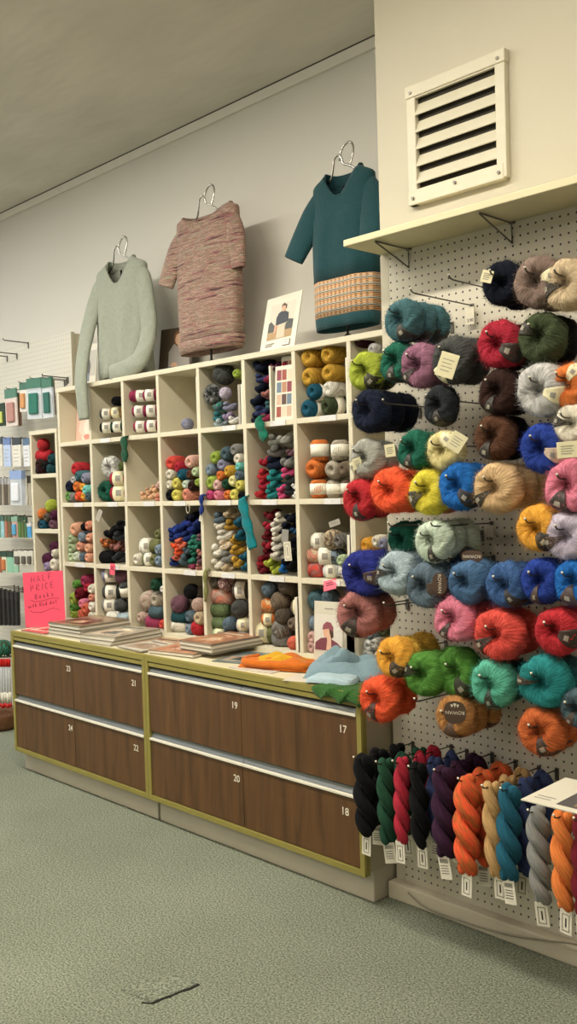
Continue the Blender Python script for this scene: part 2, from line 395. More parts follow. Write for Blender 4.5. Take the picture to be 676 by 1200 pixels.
# the narrow shelf at the left
NX0, NX1 = -4.712, -4.428
n = empty('narrow_shelf', (NX0, YU, 0)); tag(n, 'narrow cream three cell yarn shelf left of the tall pigeonhole unit', 'shelving unit')
nz = [0.873, 1.153, 1.449, 1.682]; ND = 2.776-YU
bx('side_panel', unit_paint, (0, 0, 0.86), (TH, ND, 1.682), n, 0.0015)
bx('side_panel', unit_paint, (NX1-NX0-TH, 0, 0.86), (NX1-NX0, ND, 1.682), n, 0.0015)
bx('top_board', unit_paint, (-0.002, -0.002, 1.680), (NX1-NX0+0.002, ND, 1.702), n, 0.0015)
for z in nz[:3]: bx('shelf', unit_paint, (TH, 0, z-0.002), (NX1-NX0-TH, ND, z+0.02), n, 0.0015)
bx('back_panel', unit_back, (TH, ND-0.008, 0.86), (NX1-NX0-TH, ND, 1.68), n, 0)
bx('base_box', plain('black base paint', '1b1a1c', 0.6), (0.01, 0.03, 0), (NX1-NX0-0.01, ND, 0.871), n, 0.002)

# left pegboard ---------------------------------------------------------------
lpeg_m = pegboard_mat('pegboard left', 'd0cbbd', '8d887a', -4.6, 2.1, r=0.11)
lp = bx('pegboard', lpeg_m, (-6.6, 2.78, 0.08), (-4.548, 2.80, 2.236), None, 0.001)
tag(lp, 'pale perforated pegboard behind hanging craft packets left of the narrow shelf', 'pegboard')
bx('edge_strip', plain('board edge', 'b9b19a', 0.6), (-4.549, 2.779, 0.08), (-4.5455, 2.80, 2.2365), lp, 0.0005)
bx('frame', plain('board frame', 'bdb49c', 0.6), (-6.6, 2.80, 0.0), (-4.551, YB-0.002, 2.23), lp, 0.002)

# ------------------------------------------------------------------ yarn shapes (unit size, shared mesh data)
def lump(rg, a, b, k=5, fa=(1, 4), fb=(1, 4)):
    q = np.zeros_like(a)
    for _ in range(k):
        q += np.sin(rg.integers(*fa)*a+rg.integers(*fb)*b+rg.uniform(0, 6.28))*rg.uniform(0.4, 1)
    return q/k
def quads(nu, nv):
    i, j = np.meshgrid(np.arange(nu), np.arange(nv), indexing='ij'); i2 = (i+1) % nu; j2 = (j+1) % nv
    return np.stack([i*nv+j, i2*nv+j, i2*nv+j2, i*nv+j2], -1).reshape(-1, 4)
def fibres(rg, P, Nn, n, l0, l1, wd):
    """short stray hairs standing off a mohair surface"""
    V = []; Fc = []; idx = rg.integers(0, len(P), n)
    for k in idx:
        p = P[k]; nn = Nn[k]; t = np.cross(nn, rg.normal(size=3)); t /= np.linalg.norm(t)+1e-9
        L = rg.uniform(l0, l1); d = nn*rg.uniform(0.35, 1.0)+t*rg.uniform(0.4, 1.2); d /= np.linalg.norm(d)
        s = np.cross(d, rg.normal(size=3)); s /= np.linalg.norm(s)+1e-9
        b = len(V); m = p+d*L*0.55+nn*L*0.08; e = p+d*L+rg.normal(size=3)*L*0.18
        V += [p-s*wd, p+s*wd, m+s*wd*0.7, m-s*wd*0.7, e]; Fc += [(b, b+1, b+2, b+3), (b+3, b+2, b+4)]
    return V, Fc
def set_uv(me, uvs):
    lay = me.uv_layers.new(name='UVMap'); n = len(me.loops); q = np.zeros((n, 2), np.float32); k = min(n, len(uvs)); q[:k] = uvs[:k]
    if n > k: q[k:] = rng.uniform(0, 1, (n-k, 2))
    lay.data.foreach_set('uv', q.ravel())
def uv_quads(nu, nv, nj=None):
    i, j = np.meshgrid(np.arange(nu), np.arange(nv), indexing='ij')
    return np.stack([np.stack([i/nu, j/nv], -1), np.stack([(i+1)/nu, j/nv], -1), np.stack([(i+1)/nu, (j+1)/nv], -1), np.stack([i/nu, (j+1)/nv], -1)], 2).reshape(-1, 4, 2)
def grid_normals(P):
    du = np.roll(P, -1, 0)-np.roll(P, 1, 0); dv = np.roll(P, -1, 1)-np.roll(P, 1, 1)
    n = np.cross(du, dv); return n/(np.linalg.norm(n, axis=2, keepdims=True)+1e-9)
def build(name, P, closed_v=True, fz=0, rg=None, fl=(0.1, 0.22), wd=0.005, flip=False):
    nu, nv = P.shape[:2]; Fq = quads(nu, nv).tolist(); V = P.reshape(-1, 3).tolist()
    if flip: Fq = [q[::-1] for q in Fq]
    if fz:
        Nn = grid_normals(P); 
        if flip: Nn = -Nn
        fv, ff = fibres(rg, P.reshape(-1, 3), Nn.reshape(-1, 3), fz, fl[0], fl[1], wd); b = len(V)
        V += [tuple(x) for x in fv]; Fq += [tuple(i+b for i in q) for q in ff]
    me = newmesh(name, V, Fq); uq = uv_quads(nu, nv)
    set_uv(me, (uq[:, ::-1] if flip else uq).reshape(-1, 2)); return me

def torus_pts(rg, th, ph, lumpiness=1.0, R=0.58, a=0.42, b=0.60, prm=None):
    l1, l2, l3, drop = prm
    aa = a*(1+0.10*lumpiness*l1(th, ph)); bb = b*(1+0.10*lumpiness*l2(th, ph)); 
    rho = R+aa*np.sign(np.cos(ph))*np.abs(np.cos(ph))**0.85
    y = bb*np.sign(np.sin(ph))*np.abs(np.sin(ph))**0.9
    rho = rho*(1+0.05*l3(th, ph*0))
    x = rho*np.cos(th)*0.98; z = rho*np.sin(th)
    z = np.where(z < 0, z*(1+drop), z)
    x = x*(1+0.08*np.where(z < 0, -z, 0))
    return x, y, z
def lump_fn(rg, k=5):
    cs = [(rg.integers(1, 4), rg.integers(0, 3), rg.uniform(0, 6.28), rg.uniform(0.4, 1)) for _ in range(k)]
    return lambda a, b: sum(np.sin(p*a+q*b+f)*w for p, q, f, w in cs)/k*1.6
DO = []
for s in range(7):
    rg = np.random.default_rng(100+s)
    nu, nv = 200, 44
    th, ph = np.meshgrid(np.linspace(0, 2*PI, nu, endpoint=False), np.linspace(0, 2*PI, nv, endpoint=False), indexing='ij')
    prm = (lump_fn(rg), lump_fn(rg), lump_fn(rg), rg.uniform(0.0, 0.12))
    x, y, z = torus_pts(rg, th, ph, 1.25, prm=prm)
    n_st = int(rg.integers(34, 42)); tw = int(rg.choice([-3, -2, 2, 3]))
    ridge = np.abs(np.sin(0.5*(n_st*th+tw*ph)+0.8*np.sin(3*th+ph)))-0.6
    r2 = np.sin(9*th+tw*2*ph+1.3*np.sin(2*ph+th))*0.5
    amp = 0.016*ridge+0.028*r2+0.02*np.sin(5*th-4*ph+s)
    Pn = np.stack([x, y, z], -1); nn = grid_normals(Pn); 
    out = np.sum(nn*(Pn-np.stack([0.58*np.cos(th), 0*th, 0.58*np.sin(th)], -1)), -1, keepdims=True)
    sg = np.sign(out.mean()); Pn = Pn+sg*nn*amp[..., None]
    flip = sg < 0
    DO.append((build('mohair_ball', Pn, fz=2600, rg=rg, flip=flip, wd=0.0046, fl=(0.08, 0.30)), prm))
def band_mesh(prm, th0, half, off=1.05, n=30, ny=9):
    th = np.linspace(th0-half, th0+half, ny); ph = np.linspace(0, 2*PI, n, endpoint=False)
    T, Pp = np.meshgrid(th, ph, indexing='ij'); Pp2 = Pp
    def pts(o):
        x, y, z = torus_pts(None, T, Pp2, 0.35, 0.58, 0.42*o, 0.60*o, prm=prm); return np.stack([x, y, z], -1)
    A = pts(off); Bq = pts(off+0.025)
    V = np.concatenate([A.reshape(-1, 3), Bq.reshape(-1, 3)]); o = ny*n; Fc = []
    for i in range(ny-1):
        for j in range(n):
            j2 = (j+1) % n
            Fc.append((i*n+j, i*n+j2, (i+1)*n+j2, (i+1)*n+j)); Fc.append((o+i*n+j, o+(i+1)*n+j, o+(i+1)*n+j2, o+i*n+j2))
    for j in range(n):
        j2 = (j+1) % n
        Fc.append((j, o+j, o+j2, j2)); q = (ny-1)*n; Fc.append((q+j, q+j2, o+q+j2, o+q+j))
    return newmesh('label_band', V.tolist(), Fc), (lambda t, p, o=off+0.03: np.array([float(c) for c in torus_pts(None, np.array(t), np.array(p), 0.35, 0.58, 0.42*o, 0.60*o, prm=prm)]))
BANDS = {}
def get_band(i, th0, half):
    k = (i, round(th0, 2), round(half, 2))
    if k not in BANDS: BANDS[k] = band_mesh(DO[i][1], th0, half)
    return BANDS[k]

def profile_mesh(name, seed, half_len, sq, dimple, strands, spiral, lum=0.05, nu=64, nv=88, ridge=0.03, fz=0, pointed=0.0):
    """a wound body around the Y axis: t in [0,1] from one end hole to the other"""
    rg = np.random.default_rng(seed); lf = lump_fn(rg)
    t = np.linspace(0, 1, nu); a = np.linspace(0, 2*PI, nv, endpoint=False); T, A = np.meshgrid(t, a, indexing='ij')
    ang = PI*T; cy = -np.cos(ang); cr = np.sin(ang)
    y = half_len*np.sign(cy)*np.abs(cy)**sq; r = np.abs(cr)**(sq*0.9)
    dm = np.exp(-(r/0.28)**2)*dimple*half_len; y = y-np.sign(cy)*dm
    r = np.maximum(r, 0.015)*(1+lum*lf(A, 3*T))
    phase = strands*A+spiral*2*PI*np.abs(T-0.5)*2
    rd = ridge*(np.abs(np.sin(phase*0.5+1.2*np.sin(2*A+4*T)))-0.5)*2
    r = r*(1+rd); y = y*(1+rd*0.6)
    x = r*np.cos(A); z = r*np.sin(A)
    P = np.stack([x, y, z], -1)
    V = P.reshape(-1, 3).tolist(); Fc = []
    for i in range(nu-1):
        for j in range(nv):
            j2 = (j+1) % nv; Fc.append((i*nv+j, (i+1)*nv+j, (i+1)*nv+j2, i*nv+j2))
    Fc.append(tuple(range(nv))); Fc.append(tuple((nu-1)*nv+j for j in range(nv-1, -1, -1)))
    me = newmesh(name, V, Fc); uq = uv_quads(nu-1, nv)
    u_, v_ = uq[..., 0], uq[..., 1]; sl = 0.5 if seed % 2 else -0.4
    set_uv(me, np.stack([v_*0.9+sl*np.abs(u_-0.5)*2, u_*1.5], -1).reshape(-1, 2)); return me
SK = [profile_mesh('yarn_skein', 20+i, 1.5, 0.62, 0.32, 26+4*i, 3+i, 0.05, ridge=0.045) for i in range(4)]
BA = [profile_mesh('yarn_ball', 40+i, 1.02, 0.92, 0.10, 26+4*i, 3+i, 0.05, ridge=0.045) for i in range(4)]
def hank_mesh(name, seed, L, turns, r=0.53, off=0.46, nv=26, nu=84, strands=10, fz=700):
    """two plies twisted round each other, hanging down from z=0 to z=-L, rounded where the loops turn back"""
    rg = np.random.default_rng(seed); mb_v = []; mb_f = []; uvs = []
    f0 = rg.uniform(0, 6.28)
    for ply in (0, 1):
        t = np.linspace(0, 1, nu); w = np.abs(2*t-1)
        tw = f0+ply*PI+turns*2*PI*t
        o = off*(1-0.55*w**6); c = np.stack([o*np.cos(tw), o*np.sin(tw), -L*t], -1)
        rad = r*np.sqrt(np.clip(1-w**(2.2*L), 0.004, 1))*(1+0.06*np.sin(8*t+ply*2+f0))*(1-0.12*w**2)
        a = np.linspace(0, 2*PI, nv, endpoint=False)
        tg = np.gradient(c, axis=0); tg /= np.linalg.norm(tg, axis=1, keepdims=True)
        n1 = np.cross(tg, np.array([1.0, 0.13, 0])); n1 /= np.linalg.norm(n1, axis=1, keepdims=True); n2 = np.cross(tg, n1)
        b = len(mb_v)
        for i in range(nu):
            rr = rad[i]*(1+0.05*(np.abs(np.sin(0.5*strands*a+tw[i]*1.0))-0.5)*2+0.03*np.sin(3*a+7*t[i]))
            p = c[i]+n1[i]*(rr*np.cos(a))[:, None]+n2[i]*(rr*np.sin(a))[:, None]; mb_v += p.tolist()
        for i in range(nu-1):
            for j in range(nv):
                j2 = (j+1) % nv; mb_f.append((b+i*nv+j, b+i*nv+j2, b+(i+1)*nv+j2, b+(i+1)*nv+j))
                s0, s1 = 0.18*turns*i/nu, 0.18*turns*(i+1)/nu
                uvs += [(0.45*j/nv+s0, 1.4*i/nu), (0.45*(j+1)/nv+s0, 1.4*i/nu), (0.45*(j+1)/nv+s1, 1.4*(i+1)/nu), (0.45*j/nv+s1, 1.4*(i+1)/nu)]
        mb_f.append(tuple(b+j for j in range(nv-1, -1, -1))); mb_f.append(tuple(b+(nu-1)*nv+j for j in range(nv)))
        uvs += [(0.3, 0.3)]*(2*nv)
    P = np.array(mb_v)
    ctr = np.stack([P[:, 0]*0, P[:, 1]*0, P[:, 2]], -1); nn = P-ctr; nn /= np.linalg.norm(nn, axis=1, keepdims=True)+1e-9
    fv, ff = fibres(rg, P, nn, fz, 0.06, 0.18, 0.006); b = len(mb_v)
    mb_v += [tuple(x) for x in fv]; mb_f += [tuple(i+b for i in q) for q in ff]
    me = newmesh(name, mb_v, mb_f); set_uv(me, np.array(uvs)); return me
HK = [hank_mesh('yarn_hank', 60+i, 7.4, 1.55+0.2*i) for i in range(3)]      # radius about 1, length 7.4
HL = []                                                                      # short stowed hank, axis along Y
for i in range(3):
    me = hank_mesh('yarn_hank', 70+i, 3.2, 0.55, nu=40, nv=18, fz=150)
    me.transform(Matrix.Rotation(PI/2, 4, 'X')); me.transform(Matrix.Translation((0, 0, 0)))
    co_ = np.array([v.co for v in me.vertices]); yc = (co_[:, 1].min()+co_[:, 1].max())/2
    me.transform(Matrix.Translation((0, -yc, 0))); HL.append(me)

def sleeve_band(name, r, half, n=28):
    """paper sleeve round a skein, axis Y, real paper thickness"""
    V = []; 
    for rr in (r, r+0.02):
        for y in (-half, half):
            V += [(rr*math.cos(2*PI*j/n), y, rr*math.sin(2*PI*j/n)) for j in range(n)]
    Fc = []
    for j in range(n):
        k = (j+1) % n
        Fc += [(2*n+j, 3*n+j, 3*n+k, 2*n+k), (j, k, n+k, n+j), (j, 2*n+j, 2*n+k, k), (n+j, n+k, 3*n+k, 3*n+j)]
    return newmesh(name, V, Fc)
SB = sleeve_band('paper_band', 1.03, 0.85)
SB2 = sleeve_band('paper_band', 1.03, 0.55)
def ink_patch(name, r, y0, y1, a0, a1, n=5):
    V = []; 
    for i in range(n+1):
        a = a0+(a1-a0)*i/n
        V += [(r*math.cos(a), y0, r*math.sin(a)), (r*math.cos(a), y1, r*math.sin(a))]
    return newmesh(name, V, [(2*i, 2*i+1, 2*i+3, 2*i+2) for i in range(n)])
INK = ink_patch('printed_panel', 1.056, -0.45, 0.35, PI*0.86, PI*1.10)
for pm in (ink_grey,): INK.materials.append(None)

# ------------------------------------------------------------------ yarn in the pigeonholes
ORD = ['first', 'second', 'third', 'fourth', 'fifth', 'sixth', 'seventh', 'eighth']
ROWN = ['top', 'second', 'third', 'bottom']
CELLS = {}
def nice(col): return col
def add_cell_yarn(cell, where, xr, zf, items, group):
    """items: (u, v, d, colour, kind[, opts])"""
    made = []
    for it in items:
        u_, v_, d, col, kind = it[:5]; op = it[5] if len(it) > 5 else {}
        r = d*SC(u_, v_, 2.66)/2*(1.06 if kind == 's' else 1.0)*op.get('k', 1)
        hl = {'e': 1.5, 's': 1.5, 'b': 1.02, 'd': 0.6, 'h': 1.9, 'o': 1.5, 't': 1.5}[kind]
        yaw = op.get('yaw', random.uniform(-0.22, 0.22))
        ln = r*hl
        if kind == 'e' and ln > 0.085: ln = 0.085
        if kind == 'h' and ln > 0.085: ln = 0.085
        if kind == 's': yd = r*1.3+0.004
        elif kind == 't': yd = r+0.006
        elif kind == 'd': yd = r*0.62
        else: yd = ln
        Yc = YU+0.012+yd+op.get('dy', 0)
        # the blob seen in the photograph is centred on the front half of the body
        Yp = YU+0.012+(min(yd, r*1.1))+op.get('dy', 0)
        p = W(u_, v_, Yp)
        x = min(max(p.x, xr[0]+r*0.92), xr[1]-r*0.55); z = max(p.z, zf+(r*0.93 if kind != 't' else r*1.47*op.get('el', 0.95)))
        if kind in ('s', 't'): x = min(max(p.x, xr[0]+r*0.8), xr[1]-r*0.6)
        made.append(dict(x=x, y=Yc, z=z, r=r, ln=ln, col=col, kind=kind, op=op, yaw=yaw))
    # labels: rank like-coloured things within the cell
    noun = {'e': 'yarn skein', 's': 'banded yarn skein lying sideways', 'b': 'yarn ball', 'd': 'doughnut-shaped yarn ball', 'h': 'twisted yarn hank', 'o': 'yarn skein', 't': 'banded yarn skein standing upright'}
    keyf = lambda m: (m['op'].get('say', m['col']), noun[m['kind']] if m['op'].get('band') else noun[m['kind']].replace('banded ', ''))
    byk = {}
    for m in made: byk.setdefault(keyf(m), []).append(m)
    for (cn, nn), L in byk.items():
        if len(L) == 1: L[0]['rank'] = ''
        else:
            zs = max(m['z'] for m in L)-min(m['z'] for m in L); xs = max(m['x'] for m in L)-min(m['x'] for m in L)
            if len(L) == 2:
                names = ['upper of two', 'lower of two'] if zs > xs*0.7 else ['left one of two', 'right one of two']
            elif zs > xs*0.5: names = ['topmost']+[ORD[i]+' from top' for i in range(1, len(L)-1)]+['lowest']
            else: names = ['leftmost']+[ORD[i]+' from left' for i in range(1, len(L)-1)]+['rightmost']
            vert = names[0] in ('upper of two', 'topmost')
            for m, s in zip(sorted(L, key=lambda m: -m['z'] if vert else m['x']), names): m['rank'] = ', '+s
        for m in L: m['label'] = '%s %s%s, in %s' % (cn, nn, m['rank'], where)
    for k, m in enumerate(made):
        op = m['op']; r = m['r']; kind = m['kind']
        mat = yarn(m['col'], op.get('c2'))
        i = k % 3
        if kind == 'd':
            me = DO[(k*3) % 7][0]; nm = 'yarn_ball'; sc3 = (r, r, r)
        elif kind == 'b': me = BA[k % 4]; nm = 'yarn_ball'; sc3 = (r, r, r)
        elif kind == 'h': me = HL[i]; nm = 'yarn_hank'; q = m['ln']/1.8; sc3 = (r*1.0, q, r*1.0)
        else: me = SK[k % 4]; nm = 'yarn_skein'; sc3 = (r, m['ln']/1.5 if kind in ('e',) else r*op.get('el', 0.95), r)
        if kind == 's': rot = (0, 0, PI/2+(0.62 if cell[1] <= 4 and cell[0] != 'n' else 0.48)+random.uniform(-0.12, 0.12))
        elif kind == 't': rot = (0, op.get('tilt', 0), 0) if False else (PI/2+op.get('tilt', 0), 0, op.get('yaw', 0.5))
        elif kind == 'd': rot = (random.uniform(-0.15, 0.15), random.uniform(0, 6), 0.25+op.get('yaw', 0))
        else: rot = (random.uniform(-0.1, 0.1)+op.get('pit', 0), random.uniform(0, 6), m['yaw'])
        if kind == 's' : rot = (0, op.get('roll', 0), rot[2])
        o = link(nm, me, mat, None, (m['x'], m['y'], m['z']), rot, sc3)
        tag(o, m['label'], 'yarn', group)
        if op.get('band'):
            bm = {1: paper, 2: paper_cream}[op['band']]
            b = link('paper_band', SB if kind != 'e' else SB2, bm, o, (0, op.get('boff', 0.0), 0))
            if kind == 's': link('printed_panel', INK, ink_grey, b, (0, 0, 0), (0, 0, 0))

FLOORZ = [1.624, 1.312, 1.005, 0.712]
def cell(r, c, items):
    add_cell_yarn((r, c), '%s cubby of %s row' % (ORD[c-1], ROWN[r-1]), (DX[c-1]+TH, DX[c]), FLOORZ[r-1], items, 'yarn stored in the pigeonholes')
def ncell(k, items):
    add_cell_yarn(('n', k), '%s cubby of narrow shelf' % ('top', 'middle', 'bottom')[k-1], (NX0+TH, NX1-TH), (1.469, 1.173, 0.893)[k-1], items, 'yarn stored in the narrow shelf')
B1 = {'band': 1}; B2 = {'band': 2}
ncell(1, [(51, 521, 14, 'red', 'b', {'say': 'rose red'}), (50.3, 534, 14, 'red', 's', {'say': 'rose red'}), (48.8, 544.3, 13, 'dark brown', 'e'), (46.5, 554, 13, 'dark maroon', 'e'), (42, 553, 9, 'charcoal', 'e'), (63.3, 537.5, 12, 'dark teal', 'e'), (61.5, 551, 11.5, 'dark teal', 'e'), (55.5, 546, 11, 'black', 'e')])
ncell(2, [(61, 593, 15, 'chartreuse', 'b'), (48.3, 602, 12, 'orange', 'b'), (66, 604, 12, 'plum', 'e'), (57.5, 606, 11, 'grey brown', 'e'), (44.3, 615.6, 11, 'charcoal', 'e'), (52.2, 615.6, 11, 'petrol blue', 'e'), (64.5, 617, 12, 'mauve', 'e')])
ncell(3, [(66, 641, 13, 'plum', 'e'), (67, 648, 11, 'cream', 'e'), (58.5, 655, 15, 'plum', 'e'), (59.3, 663, 13, 'lilac', 'e'), (67, 661, 15, 'cream', 'e'), (65, 673, 11, 'pale pink', 'e')])

cell(1, 2, [(124, 485, 11.5, 'dark grey', 's', B1), (135.5, 483.5, 11.5, 'tan', 's', {'band': 2, 'dy': 0.02}), (124, 501, 11.5, 'black', 's', B1), (137, 500, 11.5, 'dark green', 's', {'band': 1, 'dy': 0.02}), (137, 470, 11, 'black', 'e')])
cell(1, 3, [(161, 464, 12.5, 'raspberry', 's', {'band': 1, 'yaw': -0.5, 'boff': -0.6, 'el': 1.15}), (175, 463, 12.5, 'raspberry', 's', {'band': 1, 'yaw': -0.3}), (162.5, 482, 12.5, 'raspberry', 's', B1), (176, 481.5, 12.5, 'raspberry', 's', B1), (164, 500, 12.5, 'raspberry', 's', B1), (177, 499, 12.5, 'raspberry', 's', B1)])
cell(1, 4, [(219.8, 497, 14, 'lavender grey', 'b', {'dy': 0.03})])
cell(1, 5, [(263, 438.5, 25, 'dark grey', 'b'), (279, 438.5, 11, 'lime green', 'e'), (250, 462, 23, 'grey', 'd', {'c2': 'charcoal'}), (264.4, 461, 14, 'pale lilac', 'b'), (255.5, 476.5, 13, 'jade', 'h', {'c2': 'blue grey'}), (254.5, 488, 13, 'turquoise', 'h', {'c2': 'slate teal'}), (266, 476, 11.5, 'lavender grey', 'h'), (266, 488, 11.5, 'lilac', 'h'), (255.5, 497, 11, 'pale blue', 'h'), (271.8, 492, 10, 'white', 'h')])
cell(1, 6, [(306, 429.6, 19, 'navy', 'h'), (305, 444, 13, 'indigo', 'h'), (306, 455.5, 13, 'navy', 'h'), (302.8, 469.5, 17, 'navy', 'h'), (304.3, 481, 13, 'indigo', 'h'), (300, 490, 14, 'navy', 'h'), (312, 462, 12, 'dusty rose', 'h'), (311, 488.8, 12, 'raspberry', 'h'), (315, 444, 11, 'raspberry', 'h'), (314, 475, 11, 'steel teal', 'h'), (321, 431, 15, 'plum', 'h'), (335, 429.6, 12, 'crimson', 'h', {'dy': 0.02})])
cell(1, 7, [(366.2, 420, 23.5, 'mustard', 'e'), (389.2, 415.5, 23, 'mustard', 'e'), (367.7, 441.8, 24, 'mustard', 'e'), (390, 438, 22.5, 'mustard', 'e'), (370, 459.5, 19.5, 'petrol blue', 'e', B1), (390, 456.5, 20, 'ivory', 'e'), (366, 478.8, 22, 'petrol blue', 'e', B1), (390, 475.4, 22.5, 'forest green', 'e', B1)])
cell(1, 8, [(424, 399, 17, 'dark maroon', 'e'), (442, 410, 17, 'pale grey', 'e'), (430, 470, 20, 'charcoal', 'e')])

cell(2, 1, [(93.3, 549.7, 16, 'red', 'e'), (96, 557.5, 13, 'steel teal', 'e'), (103, 560, 12.5, 'lavender grey', 'e'), (88, 562.5, 9, 'pale grey', 'e'), (81.3, 569.7, 13.5, 'navy', 'e'), (93.3, 570.5, 12.5, 'orange', 'e'), (99.4, 571, 10, 'golden yellow', 'e'), (104, 574, 12, 'aqua', 'e'), (80.8, 581.7, 12, 'bright green', 'e'), (86.8, 582.5, 11, 'grey', 'e'), (94.6, 581.7, 11, 'bright orange', 'e'), (100.7, 581.7, 10, 'golden yellow', 'e'), (105, 582, 9, 'slate teal', 'e')])
cell(2, 2, [(131.4, 548, 25, 'silver grey', 'd', {'c2': 'white', 'dy': 0.01}), (126, 575, 24, 'dark green', 'd', {'c2': 'emerald'}), (139, 561, 16, 'crimson', 's', {'band': 2, 'yaw': -0.6}), (140, 578, 17, 'crimson', 's', {'band': 2, 'yaw': -0.2}), (144.5, 546, 10, 'olive green', 'e')])
cell(2, 3, [(168.5, 581, 11, 'peach', 'h', {'c2': 'sand'}), (176.5, 580, 12, 'peach', 'h', {'c2': 'sand'}), (184, 577, 13, 'peach', 'h', {'c2': 'sand'}), (186, 568, 10, 'pale pink', 'h'), (173, 575, 9, 'sand', 'h', {'c2': 'peach'}), (180, 572, 9, 'sand', 'h', {'c2': 'peach'}), (186, 583, 9, 'salmon', 'h')])
cell(2, 4, [(204.3, 542.5, 17, 'coral red', 'e'), (212.6, 548, 13, 'crimson', 'e'), (226, 541.4, 16, 'pale pink', 'e', {'c2': 'peach'}), (202.3, 555.4, 13.5, 'cream', 'e'), (215.7, 556, 13, 'petrol blue', 'e'), (225.6, 556, 12, 'brown', 'e'), (231, 552.8, 11, 'pale green', 'e'), (209.5, 567, 14, 'yellow', 'e'), (201.5, 568, 11, 'cream', 'e'), (219.9, 568, 10.5, 'pale mint', 'e'), (227.5, 569, 12.5, 'dark brown', 'e'), (199.7, 580.3, 13, 'black', 'e'), (209.5, 581, 15, 'yellow', 'e'), (223.5, 580, 16, 'salmon', 'e'), (233.5, 565, 9, 'lime green', 'e')])
cell(2, 5, [(255, 536, 15, 'lime green', 'e'), (267.3, 531.7, 16, 'slate teal', 'e'), (278, 527, 14, 'grey', 'e'), (281, 538, 13, 'cream', 'e'), (249.6, 551, 14, 'blue grey', 'e'), (263, 545, 15, 'lavender grey', 'e'), (271.5, 552.4, 14, 'mustard', 'e'), (282.5, 546.5, 11, 'aqua', 'e'), (260.8, 556.8, 12, 'orange', 'e'), (283, 556.8, 12.5, 'slate', 'e'), (246.6, 566, 17, 'lime green', 'e'), (257.9, 568.6, 14, 'pale pink', 'e'), (267, 567, 12, 'dark green', 'e'), (275.6, 564, 13.5, 'pale yellow', 'e'), (284, 569, 13, 'yellow', 'e'), (248, 580, 12, 'hot pink', 'e'), (258.5, 580, 12.5, 'pink', 'e'), (268, 580, 11, 'orange', 'e'), (277, 579.5, 13.5, 'yellow', 'e'), (285, 581, 10, 'black', 'e')])
cell(2, 6, [(321, 515.4, 17, 'silver grey', 'h'), (334.5, 515, 19, 'silver grey', 'h'), (320.6, 527.8, 16, 'grey', 'h'), (322, 542, 20, 'navy', 'h'), (310, 541, 14, 'crimson', 'h'), (308, 556, 14, 'red', 'h'), (308.8, 567.5, 13, 'crimson', 'h'), (305.5, 578.5, 13, 'red', 'h'), (320.5, 557, 15, 'turquoise', 'h'), (319.5, 568.5, 14, 'turquoise', 'h'), (317.5, 580, 14, 'turquoise', 'h'), (335.5, 554, 14, 'hot pink', 'h'), (330, 573, 11, 'hot pink', 'h'), (330, 581, 10, 'hot pink', 'h'), (337, 542.5, 17, 'grey', 'h'), (339, 562, 14, 'charcoal', 'h'), (338, 575, 13, 'charcoal', 'h'), (340, 530, 11, 'mauve', 'h'), (346, 570, 10, 'white', 'h'), (346, 580, 10, 'white', 'h')])
cell(2, 7, [(374.4, 528, 21.5, 'orange', 't', {'band': 1, 'yaw': 0.3, 'el': 0.80, 'say': 'orange'}), (398, 528, 21, 'stone', 't', {'band': 1, 'yaw': 0.2, 'el': 0.8, 'tilt': 0.0, 'roll': 0.2}), (371, 549.5, 23.5, 'orange', 'e'), (393, 550, 22, 'stone', 'e'), (408, 549, 18, 'taupe', 'e'), (373.5, 573, 21, 'orange', 't', {'band': 1, 'yaw': 0.5, 'el': 0.72}), (391.6, 573, 19, 'stone', 't', {'band': 1, 'yaw': 0.5, 'el': 0.75, 'dy': 0.01}), (408, 572, 18, 'taupe', 't', {'band': 1, 'yaw': 0.5, 'el': 0.75, 'dy': 0.02})])
cell(2, 8, [(434, 560, 18, 'grey brown', 'e'), (436, 580, 18, 'taupe', 'e')])

cell(3, 1, [(92, 620, 16, 'peach', 'e'), (106.6, 616, 11, 'coral', 'e', {'c2': 'peach'}), (100, 617.5, 9, 'black', 'e'), (87.4, 632, 12.5, 'sage', 'e'), (99, 629, 12, 'blue grey', 'e'), (107, 629.8, 11, 'peach', 'e', {'c2': 'salmon'}), (84.5, 642.4, 13.5, 'sage', 'e'), (97, 640, 12.5, 'salmon', 'e', {'c2': 'peach'}), (105.5, 642, 11, 'peach', 'e'), (84, 653, 12.5, 'pale green', 'e'), (92.5, 652, 11, 'pale green', 'e', {'c2': 'white'}), (99, 653, 10, 'slate', 'e'), (106, 653, 11, 'peach', 'e', {'c2': 'salmon'})])
cell(3, 2, [(130.6, 624, 18, 'black', 'h'), (141, 615, 12, 'black', 'h'), (138, 628, 12, 'charcoal', 'h'), (122.6, 636, 15, 'orange', 'h', {'say': 'burnt orange', 'c2': 'brown'}), (135, 640.5, 15, 'dusty rose', 'h', {'say': 'rust brown', 'c2': 'brown'}), (123, 653, 14, 'black', 's', {'yaw': -0.7}), (137.5, 653, 13, 'charcoal', 'h')])
cell(3, 3, [(171, 640, 17, 'ivory', 's', {'yaw': -0.6, 'band': 1, 'el': 0.7}), (182.5, 640, 16, 'olive', 's', {'yaw': -0.8, 'el': 0.75}), (188, 626, 12, 'olive', 'e'), (163.5, 655, 15, 'cream', 'e'), (174, 655.5, 14, 'olive', 's', {'band': 1, 'yaw': -0.3, 'el': 0.8}), (183, 656, 13, 'olive', 'e'), (189, 657, 13, 'blue grey', 'e'), (189.5, 644, 13, 'blue grey', 'e')])
